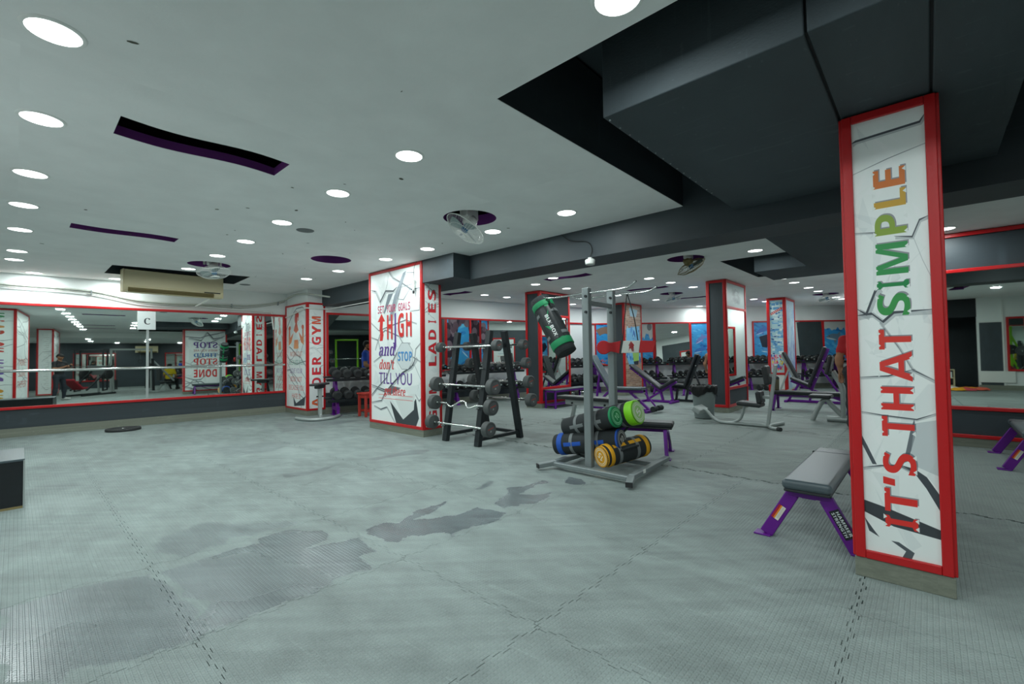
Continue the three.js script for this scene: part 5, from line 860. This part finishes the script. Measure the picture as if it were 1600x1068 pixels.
// ---------------------------------------------------------------- doorway heap, side wall board
{ seed = 88; const cols = [0xe0891c, 0xd8604a, 0x2b4fae, 0x1d2022, 0xe8e4da, 0xe6a020, 0xc84a50];
  for (let k = 0; k < 9; k++) { const c = thing('folded_cloth', ['orange', 'coral', 'blue', 'black', 'cream', 'amber', 'red'][k % 7] + ' cloth in the heap by the dark doorway', 'cloth', [-2.75 + rr(-0.25, 0.4), 0.02, 0.35 + k * 0.16], rr(0, 3), 'heap of clothes by the doorway'); const g = new THREE.SphereGeometry(0.22, 20, 14).scale(1.3, 0.35, 0.9), a = g.attributes.position; for (let i = 0; i < a.count; i++) { const n = 0.04 * (fbm(a.getX(i) * 9 + k * 7, a.getZ(i) * 9, 3) - 0.5); a.setY(i, Math.max(0, a.getY(i) + n * 2)); } g.computeVertexNormals(); part('cloth', g, mat(cols[k % 7], 0.9), c); }
  const r = thing('shoe_shelf', 'low cream shelf with boxes inside the dark doorway', 'shelf', [-4.3, 0, 0.7]); for (const y of [0.05, 0.32, 0.6]) part('shelf', rbox(0.35, 0.03, 1.0, 0.005, 0, y, 0), M.cream, r); for (const z of [-0.49, 0.49]) part('side', rbox(0.35, 0.62, 0.03, 0.005, 0, 0.31, z), M.cream, r); for (let k = 0; k < 4; k++) part('carton', box(0.25, 0.2, 0.18, 0, 0.43, -0.34 + k * 0.23), k % 2 ? M.plastic : M.redWood, r); }
{ const c = onWall(walls.westA, 'wall_board', 'low white board on the side wall past the doorway', 'board', 10.9, 0.42, 0.035); part('board', rbox(0.8, 0.36, 0.02, 0.004), M.plastic, c); }
// ---------------------------------------------------------------- people
function sdfGeometry(bones, center, half, res, k = 0.03) {   // bones: [a, b, ra, rb, colour]; smooth union meshed by marching cubes
  const mc = new MarchingCubes(res, M.white, false, false, 400000); mc.isolation = 0;
  const n = mc.size, F = mc.field, H = n / 2; F.fill(-1);
  const B = bones.map(([a, b, ra, rb, c, sx = 1]) => ({ a, b, ra, rb, c, d: [b[0] - a[0], b[1] - a[1], b[2] - a[2]], l: Math.max(1e-9, (b[0] - a[0]) ** 2 + (b[1] - a[1]) ** 2 + (b[2] - a[2]) ** 2) }));
  const D = (q, x, y, z) => { const t = Math.max(0, Math.min(1, ((x - q.a[0]) * q.d[0] + (y - q.a[1]) * q.d[1] + (z - q.a[2]) * q.d[2]) / q.l)); return Math.hypot(x - q.a[0] - t * q.d[0], y - q.a[1] - t * q.d[1], z - q.a[2] - t * q.d[2]) - q.ra - t * (q.rb - q.ra); };
  const P = (i, c) => c + (i - H) / H * half;
  for (const q of B) {
    const R = Math.max(q.ra, q.rb) + 0.06, lo = [], hi = [];
    for (let e = 0; e < 3; e++) { lo[e] = Math.max(1, Math.floor((Math.min(q.a[e], q.b[e]) - R - center[e]) / half * H + H)); hi[e] = Math.min(n - 2, Math.ceil((Math.max(q.a[e], q.b[e]) + R - center[e]) / half * H + H)); }
    for (let z = lo[2]; z <= hi[2]; z++) for (let y = lo[1]; y <= hi[1]; y++) for (let x = lo[0]; x <= hi[0]; x++) {
      const i = x + y * n + z * n * n, d = D(q, P(x, center[0]), P(y, center[1]), P(z, center[2])), o = -F[i], h = Math.max(k - Math.abs(d - o), 0) / k;
      F[i] = -(Math.min(d, o) - h * h * k * 0.25);
    }
  }
  mc.update();
  const c = mc.count, pos = new Float32Array(c * 3), nor = mc.normalArray.slice(0, c * 3), col = new Float32Array(c * 3), C = new THREE.Color();
  for (let i = 0; i < c; i++) {
    const v = [0, 1, 2].map((e) => center[e] + mc.positionArray[i * 3 + e] * half); pos.set(v, i * 3);
    let best = 1e9, bc = 0xffffff; for (const q of B) { const d = D(q, ...v); if (d < best) { best = d; bc = q.c; } }
    C.set(typeof bc === 'function' ? bc(v) : bc); col.set([C.r, C.g, C.b], i * 3);
    const L = Math.hypot(nor[i * 3], nor[i * 3 + 1], nor[i * 3 + 2]) || 1; for (let e = 0; e < 3; e++) nor[i * 3 + e] /= L;
  }
  const g = new THREE.BufferGeometry(); g.setAttribute('position', new THREE.BufferAttribute(pos, 3)); g.setAttribute('normal', new THREE.BufferAttribute(nor, 3)); g.setAttribute('color', new THREE.BufferAttribute(col, 3));
  return g;
}
const add = (a, b, s = 1) => [a[0] + b[0] * s, a[1] + b[1] * s, a[2] + b[2] * s], sub = (a, b) => [a[0] - b[0], a[1] - b[1], a[2] - b[2]], mid = (a, b, t = 0.5) => [0, 1, 2].map((e) => a[e] + (b[e] - a[e]) * t);
const unit = (a) => { const l = Math.hypot(...a) || 1; return a.map((v) => v / l); }, crossv = (a, b) => [a[1] * b[2] - a[2] * b[1], a[2] * b[0] - a[0] * b[2], a[0] * b[1] - a[1] * b[0]];
const personMat = new THREE.MeshStandardMaterial({ vertexColors: true, roughness: 0.75 });
// joints local: x = the person's left, y up, z = facing
function person(label, pos, turn, J, c, headTilt = 0, headTurn = 0) {
  const o = thing('person', label, 'person', pos, turn), { skin, shirt, pants, shoes, hair } = c, sleeve = c.sleeve ?? 0.55, b = [];
  b.push([J.hip, J.waist, 0.125, 0.115, (v) => v[1] < J.hip[1] + 0.04 ? pants : shirt], [add(J.waist, [0.05, 0, 0]), add(J.chest, [0.07, 0, 0]), 0.1, 0.115, shirt], [add(J.waist, [-0.05, 0, 0]), add(J.chest, [-0.07, 0, 0]), 0.1, 0.115, shirt], [J.chest, J.neck, 0.11, 0.06, (v) => Math.hypot(...sub(v, J.neck)) < 0.075 ? skin : shirt]);
  b.push([J.neck, J.head, 0.055, 0.055, skin]);
  for (const s of ['L', 'R']) {
    const sh = J['shoulder' + s], el = J['elbow' + s], wr = J['wrist' + s], hp = J['hip' + s], kn = J['knee' + s], an = J['ankle' + s], m = mid(sh, el, sleeve);
    b.push([J.neck, sh, 0.06, 0.062, shirt], [sh, m, 0.066, 0.062, shirt], [m, el, 0.05, 0.042, skin], [el, mid(el, wr, 0.3), 0.044, 0.046, skin], [mid(el, wr, 0.3), wr, 0.045, 0.03, skin]);
    b.push([J.hip, hp, 0.115, 0.105, pants], [hp, kn, 0.1, 0.066, pants], [kn, mid(kn, an, 0.3), 0.066, 0.068, pants], [mid(kn, an, 0.3), an, 0.068, 0.05, pants]);
    const f = unit([J['toe' + s][0] - an[0], 0, J['toe' + s][2] - an[2]]);
    b.push([add(an, [0, -0.04, 0]), add([J['toe' + s][0], 0.045, J['toe' + s][2]], [0, J['toe' + s][1], 0]), 0.048, 0.04, shoes], [add(an, [-f[0] * 0.05, -0.045, -f[2] * 0.05]), an, 0.045, 0.045, shoes]);
  }
  const body = sdfGeometry(b, J.center || [0, 0.93, 0], 1.0, 128, 0.05), geos = [body];
  // head with brow, nose, mouth, chin, ears
  const hm = new THREE.Matrix4().makeRotationFromEuler(new THREE.Euler(headTilt, headTurn, 0, 'YXZ')).setPosition(...J.head), hp = (x, y, z) => V3(x, y, z).applyMatrix4(hm).toArray(), inv = hm.clone().invert();
  const face = (v) => { const q = V3(...v).applyMatrix4(inv); if (c.beard && q.z > 0.0 && q.y < -0.045 && Math.abs(q.x) < 0.075) return hair; if (q.z > 0.06 && Math.abs(Math.abs(q.x) - 0.033) < 0.014) { if (Math.abs(q.y - 0.012) < 0.007) return 0x1c1512; if (Math.abs(q.y - 0.033) < 0.006) return hair; } if (q.z > 0.07 && Math.abs(q.y + 0.056) < 0.006 && Math.abs(q.x) < 0.022) return 0x8a4a42; return skin; };
  const hb = [[hp(0, 0.045, -0.025), hp(0, 0.04, 0.02), 0.088, 0.082, face], [hp(0, -0.02, 0.02), hp(0, -0.075, 0.035), 0.068, 0.045, face], [hp(0, 0.02, 0.088), hp(0, -0.022, 0.106), 0.009, 0.014, face], [hp(-0.03, 0.035, 0.078), hp(0.03, 0.035, 0.078), 0.012, 0.012, face], [hp(-0.018, -0.057, 0.077), hp(0.018, -0.057, 0.077), 0.009, 0.009, face]];
  for (const s of [-1, 1]) hb.push([hp(s * 0.082, 0.02, -0.01), hp(s * 0.086, -0.015, -0.002), 0.018, 0.012, skin]);
  geos.push(sdfGeometry(hb, J.head, 0.17, 80, 0.02));
  for (const s of ['L', 'R']) {                          // hands: palm, four fingers, thumb
    const wr = J['wrist' + s], dir = unit(J['hand' + s] || sub(wr, J['elbow' + s])), side = unit(J['thumb' + s] || crossv(dir, [0, 1, 0.01])), nrm = unit(crossv(dir, side)), curl = J.curl ?? 0.5, h = [], pal = add(wr, dir, 0.09);
    h.push([add(add(wr, dir, 0.02), side, 0.012), add(pal, side, 0.024), 0.022, 0.018, skin], [add(add(wr, dir, 0.02), side, -0.012), add(pal, side, -0.024), 0.022, 0.017, skin]);
    [[0.028, 0.082], [0.01, 0.09], [-0.009, 0.084], [-0.027, 0.068]].forEach(([w, L]) => { let p = add(pal, side, w), a = curl * 0.5; for (const t of [0.45, 0.32, 0.25]) { const d = add(dir.map((v) => v * Math.cos(a)), nrm, Math.sin(a)), q = add(p, d, L * t); h.push([p, q, 0.0095, 0.0085, skin]); p = q; a += curl; } });
    let p = add(add(wr, dir, 0.035), side, 0.026); for (const [L, a] of [[0.038, 0.7], [0.03, 0.35], [0.024, 0.1]]) { const d = unit(add(dir, side, a * 1.6)), q = add(p, d, L); h.push([p, q, 0.0125, 0.0105, skin]); p = q; }
    geos.push(sdfGeometry(h, add(wr, dir, 0.075), 0.15, 80, 0.008));
  }
  const tidy = geos.map((g) => g), merged = mergeGeometries(tidy); part('body', merged, personMat, o);
  const hr = [[hp(0, 0.062, -0.035), hp(0, 0.075, 0.02), 0.09, 0.078, hair], [hp(-0.04, 0.03, -0.05), hp(0.04, 0.03, -0.05), 0.062, 0.062, hair], [hp(-0.045, 0.09, 0.055), hp(0.045, 0.09, 0.055), 0.026, 0.026, hair]];
  part('hair', sdfGeometry(hr, J.head, 0.2, 64, 0.02), personMat, o);
  return o;
}
const standing = (over = {}) => ({ hip: [0, 0.95, 0], waist: [0, 1.08, 0], chest: [0, 1.3, -0.005], neck: [0, 1.47, -0.01], head: [0, 1.63, 0.02], shoulderL: [0.185, 1.42, -0.01], shoulderR: [-0.185, 1.42, -0.01], elbowL: [0.24, 1.13, -0.03], elbowR: [-0.24, 1.13, -0.03], wristL: [0.25, 0.88, 0.05], wristR: [-0.25, 0.88, 0.05],
  hipL: [0.1, 0.9, 0], hipR: [-0.1, 0.9, 0], kneeL: [0.11, 0.5, 0.02], kneeR: [-0.11, 0.5, 0.02], ankleL: [0.12, 0.09, -0.02], ankleR: [-0.12, 0.09, -0.02], toeL: [0.15, 0, 0.16], toeR: [-0.15, 0, 0.16], ...over });
const camDir = [Math.sin(47.5 * PI / 180), -Math.cos(47.5 * PI / 180)];
person('bearded person in black shirt and dark jeans holding the camera, seen in the mirror', [-camDir[0] * 0.52, 0, -camDir[1] * 0.52], Math.atan2(camDir[0], camDir[1]), standing({ elbowL: [0.28, 1.16, 0.08], elbowR: [-0.28, 1.16, 0.08], wristL: [0.1, 1.27, 0.3], wristR: [-0.1, 1.27, 0.3], handL: [-0.35, 0.45, 0.8], handR: [0.35, 0.45, 0.8], thumbL: [-0.8, 0.5, -0.4], thumbR: [0.8, 0.5, -0.4], curl: 0.6, hipL: [0.11, 0.9, 0], kneeL: [0.15, 0.5, 0.03], kneeR: [-0.17, 0.5, 0.02], ankleL: [0.19, 0.09, -0.02], ankleR: [-0.21, 0.09, -0.03], toeL: [0.26, 0, 0.14], toeR: [-0.28, 0, 0.13] }), { skin: 0x9a6a4e, shirt: 0x14171b, pants: 0x262d36, shoes: 0xb9bab6, hair: 0x120e0c, beard: true }, 0.45);
{ const c = thing('photo_camera', 'black camera held in both hands by the person in black', 'camera', [-camDir[0] * 0.13, 1.315, -camDir[1] * 0.13], Math.atan2(camDir[0], camDir[1])); part('body', [rbox(0.13, 0.09, 0.05, 0.012, 0, 0, -0.02), rbox(0.05, 0.03, 0.04, 0.008, 0, 0.055, -0.015)], M.rubber, c); part('lens', cyl([0, 0.005, 0], [0, 0.005, 0.07], 0.034), M.plateFace, c); }
person('person in a blue T-shirt standing at the dumbbell rack behind the wide poster pillar', [6.07, 0, -9.55], PI * 0.6, standing({ elbowL: [0.23, 1.14, 0.02], elbowR: [-0.25, 1.14, -0.04], wristL: [0.2, 0.98, 0.22], wristR: [-0.25, 0.88, 0.04] }), { skin: 0xa8775a, shirt: 0x1646b0, pants: 0x1c1f26, shoes: 0x222222, hair: 0x14100e, beard: true }, 0.25);
person('person in a red T-shirt standing behind the red frame of the tall poster pillar', [9.8, 0, -0.9], PI * 0.5, standing({ elbowL: [0.26, 1.12, -0.02], elbowR: [-0.26, 1.12, -0.02] }), { skin: 0xa8775a, shirt: 0xb3171f, pants: 0x20242a, shoes: 0x26282a, hair: 0x14100e }, 0.1).scale.setScalar(1.07);
person('bare armed person leaning over the dumbbells behind the black and mirror pillar', [15.45, 0, -5.12], Math.atan2(0.73, -0.68), standing({ hip: [0, 0.93, -0.05], waist: [0, 1.03, 0.02], chest: [0, 1.17, 0.2], neck: [0, 1.27, 0.33], head: [0, 1.37, 0.46], shoulderL: [0.185, 1.22, 0.27], shoulderR: [-0.185, 1.22, 0.27], elbowL: [0.25, 0.95, 0.32], elbowR: [-0.25, 0.95, 0.32], wristL: [0.16, 0.78, 0.45], wristR: [-0.16, 0.78, 0.45], hipL: [0.1, 0.9, -0.05], hipR: [-0.1, 0.9, -0.05] }), { skin: 0xb98a6c, shirt: 0xb08468, pants: 0x1c1e22, shoes: 0x202020, hair: 0x15110f, sleeve: 0.1 }, 0.6);
person('person in a yellow shirt sitting on the bench behind the photographer', [3.3, 0, 5.35], 0.5, { hip: [0, 0.53, -0.05], waist: [0, 0.66, -0.06], chest: [0, 0.88, -0.03], neck: [0, 1.05, 0], head: [0, 1.2, 0.04], shoulderL: [0.185, 1.0, 0], shoulderR: [-0.185, 1.0, 0], elbowL: [0.27, 0.74, 0.06], elbowR: [-0.27, 0.74, 0.06], wristL: [0.16, 0.66, 0.28], wristR: [-0.16, 0.66, 0.28], hipL: [0.1, 0.53, -0.03], hipR: [-0.1, 0.53, -0.03], kneeL: [0.16, 0.51, 0.4], kneeR: [-0.16, 0.51, 0.4], ankleL: [0.17, 0.09, 0.4], ankleR: [-0.17, 0.09, 0.4], toeL: [0.19, 0, 0.58], toeR: [-0.19, 0, 0.58] }, { skin: 0xa8775a, shirt: 0xe0c51c, pants: 0x1e2126, shoes: 0x202020, hair: 0x14100e });
// ---------------------------------------------------------------- machines behind the photographer, seen in the mirrors
flatBench('black flat bench under the person in a yellow shirt', [3.3, -5.4], 0.5 + PI / 2, { L: 1.2, pad: M.pad, frame: M.silver, decal: false, band: false, h: 0.42 });
function weightDisc(r, x, y, z, m = M.rubber) { return lathe([[0.025, -0.025], [r, -0.025], [r, 0.02], [r * 0.85, 0.028], [r * 0.8, 0.015], [0.06, 0.015], [0.05, 0.03], [0.025, 0.03]], 32).rotateZ(PI / 2).translate(x, y, z); }
{ const o = thing('leg_press', 'black angled leg press loaded with round plates behind the photographer', 'exercise machine', [0.4, 0, 3.6], 0.6);
  for (const s of [-0.32, 0.32]) { part('guide_rail', bar([s, 0.25, -0.7], [s, 1.3, 0.75], 0.06, 0.06, [1, 0, 0], 0.01), M.blackSteel, o); part('base_rail', rbox(0.07, 0.07, 1.9, 0.01, s, 0.04, 0), M.blackSteel, o); part('upright', bar([s, 0.05, 0.85], [s, 1.3, 0.75], 0.06, 0.06, [1, 0, 0], 0.01), M.silver, o); }
  part('foot_plate', rbox(0.75, 0.5, 0.04, 0.01, 0, 0, 0).rotateX(-0.6).translate(0, 1.1, 0.4), M.standGrey, o); part('seat_pad', rbox(0.45, 0.09, 0.4, 0.03, 0, 0.34, -0.55), M.redPad, o); part('back_pad', rbox(0.45, 0.7, 0.09, 0.03, 0, 0, 0).rotateX(-0.9).translate(0, 0.52, -0.95), M.redPad, o);
  for (const s of [-1, 1]) for (const k of [0, 1]) part('weight_plate', weightDisc(0.22, s * (0.48 + k * 0.06), 0.92, 0.25), M.rubber, o); }
{ const o = thing('cable_tower', 'tall silver cable machine with weight stacks behind the photographer', 'exercise machine', [1.8, 0, 6.4], 0.1);
  for (const s of [-0.8, 0.8]) { part('column', rbox(0.09, 2.15, 0.09, 0.01, s, 1.08, 0), M.silver, o); part('foot', rbox(0.1, 0.06, 0.9, 0.01, s, 0.03, 0), M.silver, o); for (let k = 0; k < 12; k++) part('stack_plate', rbox(0.2, 0.035, 0.1, 0.004, s * 0.8, 0.12 + k * 0.042, 0, 1), M.rubber, o); part('cable', cyl([s * 0.8, 0.62, 0], [s * 0.8, 2.1, 0], 0.006), M.chrome, o); }
  part('top_beam', rbox(1.7, 0.09, 0.09, 0.01, 0, 2.12, 0), M.silver, o); part('handle', torus(0.09, 0.012).translate(0.35, 1.5, 0.1), M.rubber, o); part('handle_cable', cyl([0.35, 1.58, 0.1], [0.35, 2.1, 0], 0.006), M.chrome, o); }
{ const o = thing('squat_rack', 'black squat rack with loaded barbell behind the photographer', 'exercise machine', [0.2, 0, 8.6], 0.15);
  for (const s of [-0.55, 0.55]) for (const z of [-0.5, 0.5]) part('column', rbox(0.07, 2.2, 0.07, 0.008, s, 1.1, z), M.blackSteel, o);
  for (const s of [-0.55, 0.55]) part('side_beam', [box(0.06, 0.06, 1.0, s, 2.15, 0), box(0.06, 0.06, 1.0, s, 0.04, 0)], M.blackSteel, o); part('top_beam', [box(1.1, 0.06, 0.06, 0, 2.15, -0.5), box(1.1, 0.06, 0.06, 0, 2.15, 0.5)], M.blackSteel, o);
  part('bar', cyl([-1.05, 1.3, -0.55], [1.05, 1.3, -0.55], 0.015), M.chrome, o); for (const s of [-0.85, 0.85]) part('weight_plate', weightDisc(0.225, s, 1.3, -0.55), M.rubber, o); }
{ const o = thing('chest_press', 'silver press machine with long slanted arm behind the photographer', 'exercise machine', [2.9, 0, 3.6], -0.4);
  part('base', [rbox(0.9, 0.07, 0.1, 0.01, 0, 0.04, 0), rbox(0.1, 0.07, 1.1, 0.01, -0.4, 0.04, 0)], M.silver, o); part('mast', bar([-0.35, 0.05, 0], [-0.4, 1.6, 0], 0.09, 0.09, [0, 0, 1], 0.01), M.blackSteel, o); part('lever', bar([-0.4, 1.55, 0.05], [0.55, 0.5, 0.05], 0.07, 0.07, [0, 0, 1], 0.01), M.silver, o); part('seat_pad', rbox(0.36, 0.08, 0.36, 0.03, 0.15, 0.45, 0), M.pad, o); part('seat_post', cyl([0.15, 0.05, 0], [0.15, 0.42, 0], 0.035), M.silver, o); part('back_pad', rbox(0.09, 0.6, 0.32, 0.03, -0.12, 0.85, 0), M.pad, o); part('handle', cyl([0.3, 0.8, -0.3], [0.3, 0.8, 0.35], 0.018), M.rubber, o); part('weight_plate', weightDisc(0.2, -0.5, 1.2, 0.1), M.rubber, o); }
{ const o = thing('power_rack', 'lime green half rack near the charcoal end wall', 'exercise machine', [6.7, 0, 3.6], 0.2);
  for (const s of [-0.55, 0.55]) { part('column', rbox(0.08, 2.3, 0.08, 0.01, s, 1.15, 0), M.limeFrame, o); part('brace', bar([s, 0.05, 0.7], [s, 1.9, 0], 0.07, 0.07, [1, 0, 0], 0.01), M.limeFrame, o); part('foot', rbox(0.09, 0.07, 1.5, 0.01, s, 0.04, 0), M.limeFrame, o); } part('top_beam', rbox(1.2, 0.08, 0.08, 0.01, 0, 2.26, 0), M.limeFrame, o); part('bar', cyl([-1, 1.25, -0.1], [1, 1.25, -0.1], 0.015), M.chrome, o); for (const s of [-0.82, 0.82]) part('weight_plate', weightDisc(0.22, s, 1.25, -0.1), M.rubber, o); }
renderer.render(scene, camera);
